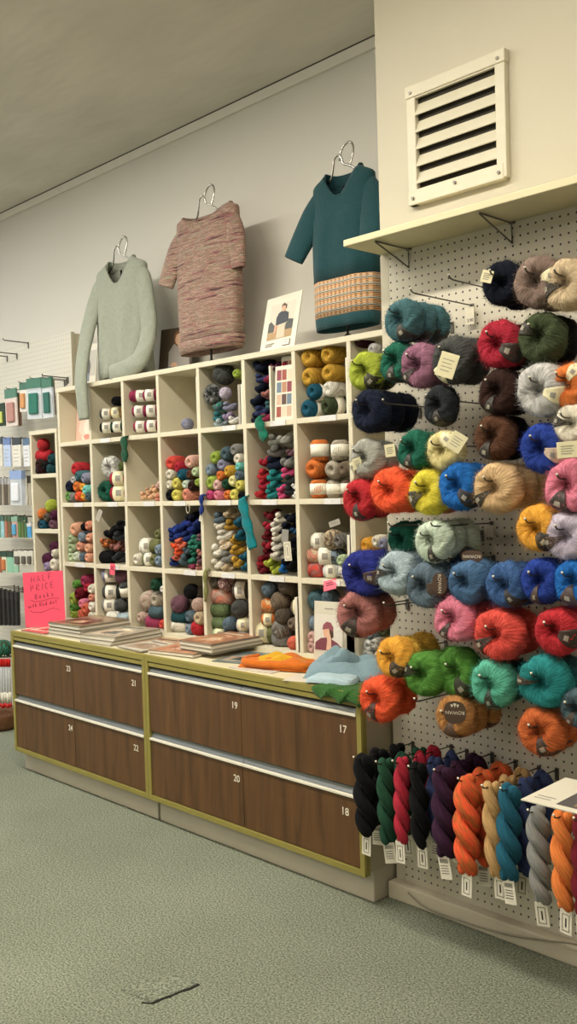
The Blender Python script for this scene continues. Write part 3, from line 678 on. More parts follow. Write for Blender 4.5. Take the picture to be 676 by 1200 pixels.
cell(3, 4, [(224, 606.5, 14, 'dark navy', 'h'), (214, 617, 15, 'royal blue', 'h', {'c2': 'deep blue'}), (226, 617, 16, 'ultramarine', 'h', {'c2': 'deep blue'}), (203.4, 621, 13, 'royal blue', 'h', {'c2': 'deep blue'}), (201, 630, 11, 'deep blue', 'h'), (209.5, 625.5, 14, 'royal blue', 'h', {'c2': 'deep blue'}), (219, 628.5, 15, 'deep blue', 'h'), (232.5, 613, 13, 'deep blue', 'h'), (209.8, 634, 9, 'coral', 'h'), (204.8, 639.5, 10, 'bright orange', 'h'), (212.6, 640, 10, 'coral', 'h'), (209, 646, 9.5, 'bright orange', 'h'), (206.5, 653, 9.5, 'coral', 'h'), (201.3, 658, 12, 'deep blue', 'h'), (215.4, 655, 15, 'slate teal', 'h'), (219, 645.5, 11, 'slate teal', 'h'), (228, 631.5, 10, 'jade', 'h'), (223.5, 638.5, 10, 'jade', 'h'), (229.6, 641.5, 11, 'jade', 'h'), (234, 636, 9, 'emerald', 'h'), (226, 648.5, 9, 'emerald', 'h'), (226, 656.5, 11, 'jade', 'h'), (234.5, 630, 10, 'mauve', 'h'), (234.3, 647.5, 10, 'dusty rose', 'h'), (235, 655.5, 10, 'mauve', 'h'), (233, 664, 9, 'dusty rose', 'h'), (224.5, 664, 8, 'magenta', 'h')])
cell(3, 5, [(261.4, 627, 16, 'ivory', 'h'), (257, 617, 12, 'cream', 'h'), (251, 645, 18, 'ivory', 'h'), (254, 660, 17, 'cream', 'h'), (263.5, 638, 14, 'cream', 'h', {'c2': 'sand'}), (257.5, 606.5, 14, 'slate', 'h'), (269, 615, 15, 'dark mustard', 'h'), (274.7, 632, 13, 'mustard', 'h', {'c2': 'dark mustard'}), (278, 658, 16, 'mustard', 'h', {'c2': 'dark mustard'}), (266.5, 652, 16, 'grey', 'h'), (264, 666, 10, 'beige', 'h'), (281, 611, 14, 'petrol blue', 'h'), (281, 627, 14, 'petrol blue', 'h'), (276, 644, 13, 'mustard', 'h', {'c2': 'dark mustard'}), (287, 652, 13, 'petrol blue', 'h'), (287, 664, 12, 'petrol blue', 'h'), (268, 602, 12, 'beige', 'h')])
cell(3, 6, [(316.5, 604, 15, 'dark crimson', 'h'), (315, 616, 14, 'crimson', 'h'), (314, 627, 14, 'dark crimson', 'h'), (312.5, 638, 14, 'crimson', 'h'), (312, 648, 13, 'dark crimson', 'h'), (307.5, 657.5, 13, 'crimson', 'h'), (307.3, 668, 12, 'dark crimson', 'h'), (328, 606.6, 15, 'cream', 'h'), (323, 618, 14, 'ivory', 'h'), (323.5, 628.5, 13, 'cream', 'h'), (323.3, 640.5, 13.5, 'ivory', 'h'), (324, 651, 13, 'cream', 'h'), (316, 659.5, 14, 'lime', 'h'), (321, 669, 12, 'chartreuse', 'h'), (335, 619, 15, 'dark navy', 'h'), (336, 656, 15, 'navy', 'h'), (343, 650, 14, 'black', 'h'), (343, 664, 14, 'black', 'h'), (331, 666, 11, 'cobalt', 'h', {'say': 'mid blue'}), (345, 622, 12, 'dark denim', 'h'), (340, 607, 13, 'dark navy', 'h'), (345, 636, 13, 'dark navy', 'h')])
cell(3, 7, [(372.5, 634.5, 18, 'cream', 's', {'band': 1, 'yaw': 0.1, 'el': 0.7}), (391.5, 632, 24, 'taupe', 'b', {'c2': 'beige'}), (402, 634, 18, 'grey brown', 'e', {'c2': 'grey'}), (368.6, 651.5, 17.5, 'salmon', 's', {'c2': 'beige', 'yaw': 0.3, 'el': 0.8}), (389, 652, 18, 'dark grey', 's', {'c2': 'blue grey', 'band': 1, 'yaw': 0.2, 'boff': 1.0}), (403, 657, 14, 'pale green', 'e'), (369.5, 668, 17, 'dusty rose', 's', {'c2': 'coral red', 'yaw': 0.3, 'el': 0.8}), (387, 669, 16, 'white', 's', {'band': 1, 'yaw': 0.2, 'el': 0.8}), (403, 668.5, 15, 'ivory', 's', {'band': 1, 'yaw': 0.2, 'el': 0.7})])
cell(3, 8, [(435, 638.8, 19.5, 'golden yellow', 'e'), (445, 634, 15, 'cream', 'e'), (452, 637, 14, 'lavender grey', 'e'), (442, 660, 18, 'slate', 'e')])

cell(4, 1, [(91, 684.7, 10, 'bright green', 'e'), (103, 680.5, 14, 'raspberry', 'e'), (104.5, 688.5, 11, 'crimson', 'e'), (96.2, 695.5, 14.5, 'dark crimson', 'e', {'say': 'wine red'}), (86, 700, 15, 'lime green', 'e'), (110, 690, 12, 'cream', 'e'), (108.8, 700, 9, 'salmon', 'e'), (88, 711.5, 12, 'bright green', 'e'), (98.5, 707, 11, 'pink', 'e', {'say': 'dusky pink'}), (103, 713, 13, 'coral', 'e'), (111, 710, 12, 'ivory', 'e'), (89, 721, 11, 'lime green', 'e'), (99, 721, 12, 'coral', 'e'), (110, 723, 11, 'cream', 'e')])
cell(4, 2, [(128.8, 674, 15, 'lavender grey', 's', {'band': 1, 'yaw': -0.5}), (143, 676, 15, 'mauve', 's', {'yaw': -0.5, 'el': 0.8}), (129.5, 694, 15, 'dark grey', 's', {'band': 1, 'yaw': -0.2, 'say': 'grey'}), (147, 692, 14, 'dark grey', 't', {'band': 1, 'tilt': 0.35}), (128.8, 709, 15, 'grey', 's', {'band': 1, 'yaw': -0.2}), (143, 709, 15.5, 'dark grey', 'b'), (132, 723, 12, 'ivory', 's', {'yaw': -0.2}), (145, 724, 12, 'pale blue', 's', {'yaw': -0.2})])
cell(4, 3, [(175, 704, 22, 'pinkish beige', 'b', {'c2': 'stone'}), (185.5, 685, 15, 'dark green', 'e'), (188, 702, 19, 'stone', 'e', {'dy': 0.02}), (183, 717.5, 14, 'slate teal', 's', {'yaw': -0.1}), (168.7, 723, 13, 'pinkish beige', 'e'), (180, 731, 15, 'magenta', 's', {'say': 'plum pink', 'yaw': -0.2}), (193, 731.5, 11, 'coral red', 'e'), (193, 690, 9, 'white', 'e')])
cell(4, 4, [(224.6, 693, 18, 'black', 'b'), (211, 708, 21, 'mauve', 'b'), (233, 708.5, 16, 'pinkish beige', 'b'), (211, 724, 16, 'dark teal', 's', {'yaw': -0.2}), (226, 722, 14, 'slate', 'e'), (236, 724, 16, 'beige', 'e'), (209.8, 737, 15, 'cream', 's', {'yaw': -0.2}), (225.3, 737, 13, 'blue grey', 'e'), (234, 738.6, 19, 'red', 'b'), (236, 694, 13, 'grey brown', 'e', {'dy': 0.04})])
cell(4, 5, [(266, 683, 20, 'mauve', 'b', {'c2': 'pinkish beige'}), (254.5, 682, 14, 'grey brown', 'e'), (259.5, 698, 21, 'salmon', 's', {'c2': 'pinkish beige', 'yaw': -0.1, 'el': 0.85}), (281, 692, 19, 'grey brown', 's', {'band': 1, 'yaw': -0.7, 'el': 0.7}), (256, 714.6, 17, 'moss', 's', {'say': 'moss green', 'yaw': -0.2, 'el': 0.9}), (282, 713, 21, 'dark grey', 'b'), (254, 730, 17, 'moss', 's', {'say': 'moss green', 'yaw': -0.2, 'el': 0.8}), (270.3, 732, 18, 'slate', 'b'), (284, 732.4, 15, 'cream', 's', {'band': 2, 'yaw': -0.4, 'el': 0.7}), (257, 744, 12, 'pale green', 's', {'band': 2}), (268, 745, 12, 'navy', 'e'), (284, 746, 13, 'grey', 'e')])
cell(4, 6, [(316, 690.5, 18, 'slate', 'b'), (337, 686.5, 20, 'grey brown', 'b'), (329.5, 704.5, 23, 'taupe', 'b'), (314, 710, 16.5, 'orange', 's', {'c2': 'sand', 'yaw': 0.2, 'el': 0.75}), (347, 711.7, 16, 'taupe', 's', {'band': 2, 'el': 0.6, 'yaw': 0.2}), (333, 722, 21, 'grey brown', 'b'), (313.5, 726, 14, 'orange', 's', {'band': 2, 'yaw': 0.3, 'el': 0.8}), (309, 741, 22, 'olive', 's', {'band': 2, 'boff': 0.85, 'el': 0.7, 'yaw': 0.2}), (331, 737, 24, 'grey', 'b', {'c2': 'taupe'}), (329.5, 756, 20, 'grey', 's', {'yaw': 0.2, 'el': 0.8}), (345, 754, 16, 'coral', 'b', {'say': 'coral pink'}), (346, 731, 15, 'taupe', 'e')])
cell(4, 7, [(368, 702.5, 25, 'slate teal', 'b', {'c2': 'steel teal'}), (388, 701, 21, 'slate', 'b', {'c2': 'slate teal'}), (366.6, 730.5, 18, 'blue grey', 's', {'band': 2, 'boff': -0.9, 'el': 0.7, 'yaw': 0.2}), (385, 727, 18, 'cream', 'e'), (365.7, 746, 14.5, 'pale pink', 'e'), (367.5, 762, 15, 'pale pink', 'e'), (384, 748, 17, 'stone', 'e'), (384, 764, 17, 'pinkish beige', 'e')])
cell(4, 8, [(450, 720, 18, 'forest green', 'e'), (437, 741.5, 15, 'pale blue', 'e', {'c2': 'slate'}), (450, 739.5, 14, 'forest green', 'e'), (428.5, 755.5, 15.5, 'white', 'e'), (442, 754, 15, 'ivory', 'e', {'c2': 'grey'}), (431, 770, 16, 'white', 'e'), (446, 769, 14, 'ivory', 'e')])

# ------------------------------------------------------------------ hooks and mohair balls on the right pegboard
card_m = plain('white price card', 'dcd5bf', 0.6, var=0.03)
peg_wire = plain('dark peg wire', '57524a', 0.3, 0.85)
def hook(x, z, length, label, group, Y=YP-0.006, price=False, tip=0.016, r=0.0021, mat=None):
    """a straight wire peg hook standing out of the board, its end bent up"""
    o_ = MB()
    o_.tube([(0, 0.004, 0.0), (0, -length*0.93, 0.004), (0, -length*0.975, 0.007), (0, -length, tip)], r, 8)
    ball_ = [(0, -length, tip)]
    h = o_.done('peg_hook', mat or peg_wire, None, (x, Y, z), smooth=True)
    pl = MB(); pl.box((-0.006, -0.004, -0.030), (0.006, 0.0, 0.006), 0.001); pl.done('back_plate', mat or wire_grey, h)
    e = MB(); e.tube([(0, -length+0.001, tip-0.002), (0, -length, tip+0.002)], r*1.45, 8); e.done('wire_end', white_lip, h, smooth=True)
    if price:
        c = bx('price_card', card_m, (-0.016, -0.016, -0.058), (0.016, -0.0148, -0.006), h, 0.0003)
        text('printed_price', price, ink, 0.013, c, (0.002, -0.0164, -0.046), (PI/2, 0, 0), 0.0002)
    tag(h, label, 'hook', group); return h
PEG = []
dim_print = plain('dim label print', '9a9384', 0.7, var=0.2, scale=60)
def mohair(u_, v_, hpx, col, n, label, band='d', th0=-1.7, half=0.36, var=0, yaw=0.0, roll=0.0, y0=None, back=None, price=False, c2=None, asp=1.0, hk=True, bl=None, mark=None):
    Yf = 2.175 if y0 is None else y0
    p = W(u_, v_, Yf); s = hpx*SC(u_, v_, Yf)/2*0.97
    b0 = s*0.60
    for k in range(n):
        i = (var+k*2) % 7; me, prm = DO[i]
        ss = s*(1 if k == 0 else random.uniform(0.9, 0.98)); y = Yf+k*(b0*2*0.9)
        if y+ss*0.6 > YP-0.006: break
        rot = (random.uniform(-0.1, 0.1), roll+(0 if k == 0 else random.uniform(-0.3, 0.3)), yaw if k == 0 else random.uniform(-0.15, 0.15))
        cc = col if k == 0 or not back else back
        o = link('mohair_ball', me, yarn(cc, c2, True), None, (p.x, y, p.z), rot, (ss*asp, ss, ss))
        if k == 0: lab = label
        else: lab = '%s %s, behind the front one' % (label.split(' hanging')[0].split(' with ')[0].split(' on ')[0], 'second on its hook' if k == 1 else 'third on its hook')
        if back and k: lab = '%s mohair ball hanging %s the %s' % (back, 'behind' if k == 1 else 'farther behind', label.split(' hanging')[0].split(' with ')[0])
        tag(o, lab, 'yarn', 'mohair balls on the pegboard')
        if band:
            bm = {'d': band_dark, 'b': band_brown, 'c': paper_cream}[band]
            if bl and k == 0: bm = bl
            bme, fn = get_band(i, round(th0-(0 if k == 0 else random.choice([0.2, -0.3])), 2), half)
            b = link('label_band', bme, bm, o)
            # barcode / print patch on the face of the band that looks at the room
            ph = -PI*0.38
            t1, t2 = th0-half*0.42, th0+half*0.30
            if k == 0:
                rows = [[fn(t, ph+q, 1.115) for t in np.linspace(t1, t2, 5)] for q in (0.10, -0.04, -0.18, -0.30)]
                rows = [[tuple(c) for c in r_] for r_ in rows]
                mb = MB(); mb.grid(rows)
                if mark != 'none': mb.done('printed_panel', (dim_print if band in 'db' else ink_grey), b)
    if hk:
        L = 0.30 if y0 is None else YP-(y0-0.065)
        PEG.append(hook(p.x, p.z+s*0.17+0.002, L, 'wire hook carrying the %s' % label.split(' hanging')[0].split(' on ')[0], 'wire hooks on the right pegboard', price=price))
    return p, s

mohair(474, 375, 50, 'steel teal', 3, 'greyish teal mohair ball hanging topmost left, below the shelf bracket', th0=-1.2, var=0, price=False)
mohair(592, 333, 54, 'dark navy', 2, 'black mohair ball with cream hook tag hanging in top row', band=None, var=1, yaw=0.15)
mohair(633, 331, 62, 'mauve taupe', 2, 'taupe mohair ball with cream label hanging in top row', band='c', th0=0.1, var=2, yaw=0.1)
mohair(667, 333, 60, 'beige', 2, 'beige mohair ball hanging at right end of top row', th0=3.4, var=3)
mohair(431, 435, 46, 'chartreuse', 2, 'lime mohair ball with dark label hanging far left', th0=-0.9, half=0.5, var=4, yaw=0.2, y0=2.20)
mohair(468, 424, 48, 'emerald', 2, 'emerald mohair ball hanging between lime and mauve balls', var=5, back='black')
mohair(495, 429, 54, 'orchid', 2, 'mauve pink mohair ball hanging left of the charcoal one', th0=-2.4, var=6)
mohair(533, 421, 56, 'dark grey', 2, 'dark grey mohair ball with big cream label hanging upper middle', band='c', th0=-2.2, half=0.5, var=0, price=False)
mohair(588, 404, 58, 'crimson', 2, 'crimson mohair ball hanging upper middle beside olive one', th0=-0.5, half=0.42, var=1, back='black')
mohair(637, 396, 60, 'forest green', 2, 'olive green mohair ball with dark label hanging right of crimson', th0=2.6, var=2, back='black')
mohair(436, 481, 50, 'navy', 3, 'navy blue mohair ball hanging far left below lime one', band=None, var=3)
mohair(518, 475, 48, 'charcoal', 1, 'charcoal mohair ball hanging below the cream labelled one', th0=-1.4, var=4, price='3.90', asp=0.9)
mohair(587, 459, 54, 'dark brown', 2, 'dark chocolate mohair ball hanging below the crimson one', th0=-1.9, half=0.3, var=5, price='4.50')
mohair(638, 457, 66, 'pale grey', 2, 'pale grey mohair ball with cream label hanging at right', band='c', th0=-0.3, var=6, back='black')
mohair(669, 451, 52, 'orange', 2, 'burnt orange mohair ball with cream label at right edge', band='c', th0=0.9, var=0, back='dark brown')
mohair(674, 497, 50, 'cream', 1, 'cream mohair ball with dark band at right edge', th0=2.9, var=1)
mohair(582, 512, 54, 'brown', 2, 'medium brown mohair ball hanging below the chocolate one', th0=-1.9, var=2, back='black')
mohair(639, 524, 58, 'royal blue', 2, 'indigo blue mohair ball with beige label hanging at right', band='c', th0=-0.35, half=0.34, var=3, back='dark brown', bl=plain('beige label paper', 'd0b8a0', 0.7))
mohair(432, 537, 47, 'silver grey', 2, 'pale grey mohair ball with cream tags hanging far left', band='c', th0=-2.5, var=4)
mohair(488, 527, 47, 'emerald', 2, 'forest green mohair ball hanging left of pale yellow one', th0=-1.7, var=5)
mohair(523, 528, 48, 'pale cream', 1, 'pale yellow mohair ball with white label hanging in middle', band='c', th0=0.9, half=0.5, var=6, price='3.50')
mohair(425, 584, 50, 'red', 2, 'red mohair ball hanging far left beside the orange one', th0=-1.4, half=0.3, var=0)
mohair(462, 575, 55, 'bright orange', 2, 'vivid orange mohair ball hanging beside red one at left', band=None, var=1, asp=1.1)
mohair(505, 576, 54, 'lemon yellow', 2, 'bright yellow mohair ball with dark label hanging in middle', th0=-2.6, half=0.5, var=2, back='orange')
mohair(541, 569, 55, 'cobalt', 2, 'cobalt blue mohair ball hanging right of the yellow one', th0=-0.7, var=3)
mohair(585, 571, 60, 'sand', 3, 'sandy beige mohair ball hanging in the middle row', th0=-2.5, half=0.3, var=4, asp=1.05)
mohair(670, 569, 64, 'pink', 2, 'light pink mohair ball hanging at right edge', th0=-1.9, half=0.5, var=5, back='dark maroon')
mohair(475, 632, 44, 'emerald', 2, 'deep green mohair ball hanging behind pale mint one', band=None, var=6, y0=2.26)
mohair(510, 633, 50, 'pale mint', 3, 'pale mint mohair ball hanging above the slate blue one', th0=-1.3, half=0.28, var=0, price=False)
mohair(633, 619, 56, 'golden yellow', 2, 'golden yellow mohair ball hanging at right below indigo one', th0=-0.8, half=0.5, var=1, price='4.99')
mohair(668, 627, 58, 'pale lilac', 2, 'lilac mohair ball hanging at right edge beside golden one', band='b', th0=3.5, var=2, asp=1.05)
mohair(428, 671, 54, 'ultramarine', 2, 'royal blue mohair ball hanging far left with dark label', band='b', th0=-0.1, half=0.34, var=3, asp=1.1)
mohair(467, 671, 52, 'pale blue', 2, 'pale blue mohair ball hanging beside royal blue at left', th0=3.2, half=0.3, var=4, back='slate')
mohair(502, 685, 55, 'slate', 2, 'slate grey mohair ball with brown label hanging in middle', band='b', th0=-0.1, half=0.42, var=5, mark='none')
mohair(545, 661, 40, 'dark denim', 1, 'dark denim mohair ball with brown label hanging high', band='b', th0=1.0, half=0.5, var=6, y0=2.26, mark='none')
mohair(550, 681, 52, 'denim blue', 2, 'denim blue mohair ball hanging right of slate grey one', band=None, var=0)
mohair(596, 685, 55, 'mid blue', 2, 'muted blue mohair ball with open hole hanging in middle', th0=-0.9, half=0.3, var=1)
mohair(637, 680, 54, 'royal blue', 2, 'bright royal blue mohair ball hanging at right of row', band='b', th0=-1.7, half=0.25, var=2)
mohair(676, 681, 54, 'cobalt', 2, 'strong blue mohair ball with brown label at right edge', band='b', th0=-1.7, half=0.5, var=3)
mohair(422, 718, 56, 'dusty rose', 2, 'dusty rose mohair ball hanging far left over the counter', th0=-2.0, half=0.5, var=4, yaw=0.4)
mohair(536, 724, 55, 'pink', 3, 'bubblegum pink mohair ball hanging in middle above green', th0=-2.0, half=0.3, var=5, asp=1.05)
mohair(587, 743, 62, 'coral red', 2, 'coral red mohair ball with two dark labels hanging right', th0=-2.5, half=0.34, var=6, asp=1.08)
mohair(655, 738, 56, 'red', 2, 'scarlet mohair ball hanging at right of the coral one', th0=-0.3, half=0.45, var=0, asp=1.05)
mohair(464, 770, 48, 'golden yellow', 3, 'yellow gold mohair ball hanging left above the orange one', th0=-0.9, half=0.5, var=1, back='mustard', y0=2.16)
mohair(500, 789, 52, 'green', 3, 'grass green mohair ball hanging in the middle below pink', th0=2.9, half=0.42, var=2, asp=1.1)
mohair(540, 786, 58, 'green', 1, 'second grass green mohair ball hanging beside mint one', th0=-0.9, half=0.42, var=3, y0=2.21)
mohair(580, 799, 58, 'mint', 2, 'mint turquoise mohair ball hanging right of green ones', th0=-1.5, half=0.32, var=4, back='dark teal')
mohair(640, 797, 62, 'turquoise', 2, 'deep turquoise mohair ball hanging at right below scarlet one', band='b', th0=3.1, half=0.22, var=5, asp=1.12, back='dark teal')
mohair(679, 829, 46, 'slate teal', 1, 'grey teal mohair ball at right edge beside rust one', band='b', th0=-2.0, var=6)
mohair(448, 817, 54, 'bright orange', 2, 'flame orange mohair ball hanging low at cabinet corner', th0=-1.9, half=0.42, var=0, asp=1.08)
mohair(535, 839, 50, 'camel', 3, 'camel brown mohair ball with lettered label hanging low middle', band='b', th0=-1.55, half=0.5, var=1, mark='none')
mohair(637, 856, 57, 'rust orange', 2, 'rust orange mohair ball hanging lowest at right', th0=-1.1, half=0.42, var=2, asp=1.08)

# empty hooks
for (u_, v_, lab, pr) in ((482, 338, 'empty wire hook above the charcoal ball, price card at wall', '3.90'), (527, 322, 'empty wire hook left of the black mohair ball', None), (450, 468, 'bare hook across the navy mohair balls', None), (456, 612, 'bare dark hook below the vivid orange ball', None), (506, 612, 'bare hook just above the pale mint ball', '4.99'), (451, 706, 'bare hook right of the dusty rose ball', '4.99'), (487, 818, 'bare hook right of the flame orange ball', '3.90')):
    p = W(u_, v_, 2.115); hook(p.x, p.z-0.016, 0.295, lab, 'empty hooks on the right pegboard', price=pr)

# lettered oval labels that hang from three balls
def oval_label(u_, v_, Y, w_, h_, rz, body, label, spin, size):
    p = W(u_, v_, Y)
    poly = [(w_/2*math.copysign(abs(math.cos(a))**0.8, math.cos(a)), h_/2*math.copysign(abs(math.sin(a))**0.8, math.sin(a))) for a in [2*PI*i/28 for i in range(28)]]
    o = MB().prism(poly, 1, -0.0007, 0.0007).done('yarn_label', band_brown, None, p, (0, spin, rz))
    text('printed_name', body, ink_pale, size, o, (0, -0.0011, 0), (PI/2, 0, 0), 0.0003)
    if h_ > 0.055:
        mk = MB()
        for i in range(3): mk.prism([(-0.012+i*0.008, -0.022-(i % 2)*0.003), (-0.004+i*0.008, -0.022-(i % 2)*0.003), (-0.008+i*0.008, -0.013)], 1, -0.0012, -0.0009)
        mk.done('printed_emblem', ink_pale, o)
    tag(o, label, 'label', 'lettered yarn labels')
oval_label(533, 835, 2.10, 0.060, 0.062, 0.5, 'ROWAN', 'round brown label with upside down lettering on camel ball', PI, 0.0135)
oval_label(515, 684, 2.115, 0.060, 0.040, 0.45, 'ROWAN', 'brown oval label with sideways lettering on slate ball', PI/2, 0.0135)
oval_label(553, 652, 2.17, 0.058, 0.034, 0.45, 'ROWAN', 'brown oval label with upside down lettering on denim ball', PI, 0.0125)
# cream tags that hang from hook ends
def small_tag(u_, v_, Y, w_, h_, label, rz=0.5, spin=0.0):
    p = W(u_, v_, Y); o = bx('paper_tag', paper_cream, (-w_/2, -0.0008, -h_/2), (w_/2, 0.0008, h_/2), None, 0.0006, p, (0, spin, rz))
    mb = MB()
    for k in range(4): mb.box((-w_*0.32, -0.0013, h_*(0.22-0.15*k)-0.0009), (w_*(0.3-0.1*(k % 2)), -0.0008, h_*(0.22-0.15*k)+0.0009))
    mb.done('printed_lines', ink_grey, o); tag(o, label, 'tag', 'paper tags on the mohair hooks')
small_tag(570.5, 324, 2.112, 0.030, 0.032, 'small cream paper tag hanging at the black mohair ball', 0.4, 0.3)
small_tag(524, 428, 2.10, 0.050, 0.066, 'large cream label lying across the dark grey mohair ball', 0.5, 0.35)
small_tag(419, 543, 2.14, 0.026, 0.034, 'left cream tag on the pale grey mohair ball', 0.5, -0.3)
small_tag(457, 528, 2.11, 0.030, 0.036, 'right cream tag beside the pale grey mohair ball', 0.5, -0.1)
small_tag(535, 518, 2.10, 0.042, 0.050, 'white label sticking up from the pale yellow ball', 0.5, 0.6)
small_tag(665, 527, 2.11, 0.050, 0.040, 'beige label on the indigo ball at right', 0.5, -0.05)

# ------------------------------------------------------------------ hanks on the lowest hooks
htag = plain('hank tag card', 'd9d3c2', 0.7, var=0.03)
def hank_tag(parent, pos, rz, tilt, barcode, sc3):
    w_, h_ = 0.036, 0.064
    t = MB().box((-w_/2, -0.0006, -h_), (w_/2, 0.0006, 0), 0.0004).tube([(0, 0.001, 0.03), (0, 0, -0.004)], 0.0007, 5).done('hank_tag', htag, parent, pos, (0, tilt, rz)); t.scale = sc3
    mb = MB()
    if barcode:
        for k in range(9): mb.box((-w_*0.36+k*w_*0.08, -0.0011, -h_*0.30), (-w_*0.36+k*w_*0.08+0.0013, -0.0006, -h_*0.12))
        for k in range(4): mb.box((-w_*0.36, -0.0011, -h_*(0.42+0.11*k)-0.0008), (w_*0.3, -0.0006, -h_*(0.42+0.11*k)+0.0008))
    else:
        for a, b, c, d in ((-0.30, 0.30, 0.20, 0.22), (-0.30, 0.30, 0.86, 0.88), (-0.30, -0.26, 0.2, 0.88), (0.26, 0.30, 0.2, 0.88)):
            mb.box((a*w_, -0.0011, -d*h_), (b*w_, -0.0006, -c*h_))
        mb.box((-0.05*w_, -0.0011, -0.72*h_), (0.06*w_, -0.0006, -0.36*h_))
    mb.done('printed_lines', ink, t)
def hanging_hank(u_, v0, v1, wpx, col, n, label, y0=2.165, back=None, c2=None, first=0, step=0.078, turn=0.0):
    p = W(u_, v0, y0); sc = SC(u_, (v0+v1)/2, y0); L = (v1-v0)*sc/7.7; r = wpx*sc/2*0.92
    for k in range(n):
        y = y0+k*step
        if y > YP-0.03: break
        cc = col if k == 0 or not back else back
        rr = r*random.uniform(0.94, 1.02) if k else r; ll = L*random.uniform(0.95, 1.03) if k else L
        o = link('yarn_hank', HK[(first+k) % 3], yarn(cc, c2, True), None, (p.x+random.uniform(-0.006, 0.006)*(k > 0), y, p.z-0.2*rr), (random.uniform(-0.05, 0.05), random.uniform(-0.04, 0.04), turn+random.uniform(-0.6, 0.6)*(k > 0)), (rr, rr, ll))
        lab = label if k == 0 else ('%s hank behind the %s' % ('another' if k == 1 else 'rearmost', label.split(' hanging')[0]) if not back else '%s hank behind the %s' % (back, label.split(' hanging')[0]))
        if back and k == 2: lab = lab.replace(' hank behind', ' hank at the wall behind')
        tag(o, lab, 'yarn', 'twisted hanks on the lowest hooks')
        # tag sits below the hank; undo the parent's scale
        hank_tag(o, (random.uniform(-0.15, 0.15), -0.3, -7.2), random.uniform(-0.1, 0.5)-o.rotation_euler.z, random.uniform(-0.18, 0.12), (k+first) % 2 == 1, (1/rr, 1/rr, 1/ll))
    hook(p.x, p.z-0.022, 0.285, 'wire hook holding the %s' % label.split(' hanging')[0], 'lowest hooks on the right pegboard')
hanging_hank(426, 881, 980, 31, 'black', 3, 'black yarn hank hanging at far left by the cabinet', first=0, turn=0.3)
hanging_hank(452, 886, 993, 26, 'dark green', 3, 'bottle green yarn hank hanging beside black one', first=1, turn=1.0)
hanging_hank(471.5, 885, 991, 23, 'crimson', 3, 'crimson yarn hank hanging between green and black', first=2)
hanging_hank(490, 891, 998, 26, 'black', 3, 'second black yarn hank hanging right of crimson', back='indigo', first=0, turn=0.7)
hanging_hank(520, 895, 1005, 35, 'purple', 3, 'dark purple yarn hank hanging left of orange', first=1)
hanging_hank(548, 905, 1027, 36, 'rust orange', 3, 'marled orange yarn hank hanging right of purple', c2='bright orange', first=2, turn=0.4)
hanging_hank(576, 913, 1031, 29, 'tan', 3, 'tan yarn hank hanging between orange and teal', first=0, turn=1.2)
hanging_hank(597.5, 916, 1036, 33, 'petrol blue', 3, 'teal blue yarn hank hanging right of tan', back='indigo', first=1)
hanging_hank(629.5, 941, 1063, 32, 'grey', 1, 'mid grey yarn hank hanging under the leaflet', first=2, turn=0.2)
hanging_hank(659.5, 947, 1068, 34, 'orange', 1, 'bright orange yarn hank hanging at right under leaflet', first=0, turn=0.9)
hanging_hank(683, 950, 1075, 30, 'dark crimson', 1, 'dark red yarn hank at the right edge', first=1)

# ------------------------------------------------------------------ printed cards and leaflets
def printcol(c): return plain('print '+c, c, 0.5, var=0.03, scale=30)
def card(name, mat, w, h, t, loc, rot, shapes, label, cat, group=None, parts=None):
    """a printed card standing in its own X-Z plane, origin at its foot; the print is thin ink on its front"""
    o = bx(name, mat, (-w/2, -t/2, 0), (w/2, t/2, h), None, 0.0005, loc, rot)
    for k, (nm, col, poly) in enumerate(shapes):
        MB().prism([((x-0.5)*w, z*h) for x, z in poly], 1, -t/2-0.0003*(k+1)-0.0002, -t/2+0.0001).done(nm, printcol(col), o)
    tag(o, label, cat, group); return o
def R4(x0, z0, x1, z1): return [(x0, z0), (x1, z0), (x1, z1), (x0, z1)]
def EL(cx, cz, rx, rz, n=18): return [(cx+rx*math.cos(2*PI*i/n), cz+rz*math.sin(2*PI*i/n)) for i in range(n)]
white_card = plain('white leaflet card', 'd6d0be', 0.35, var=0.02)

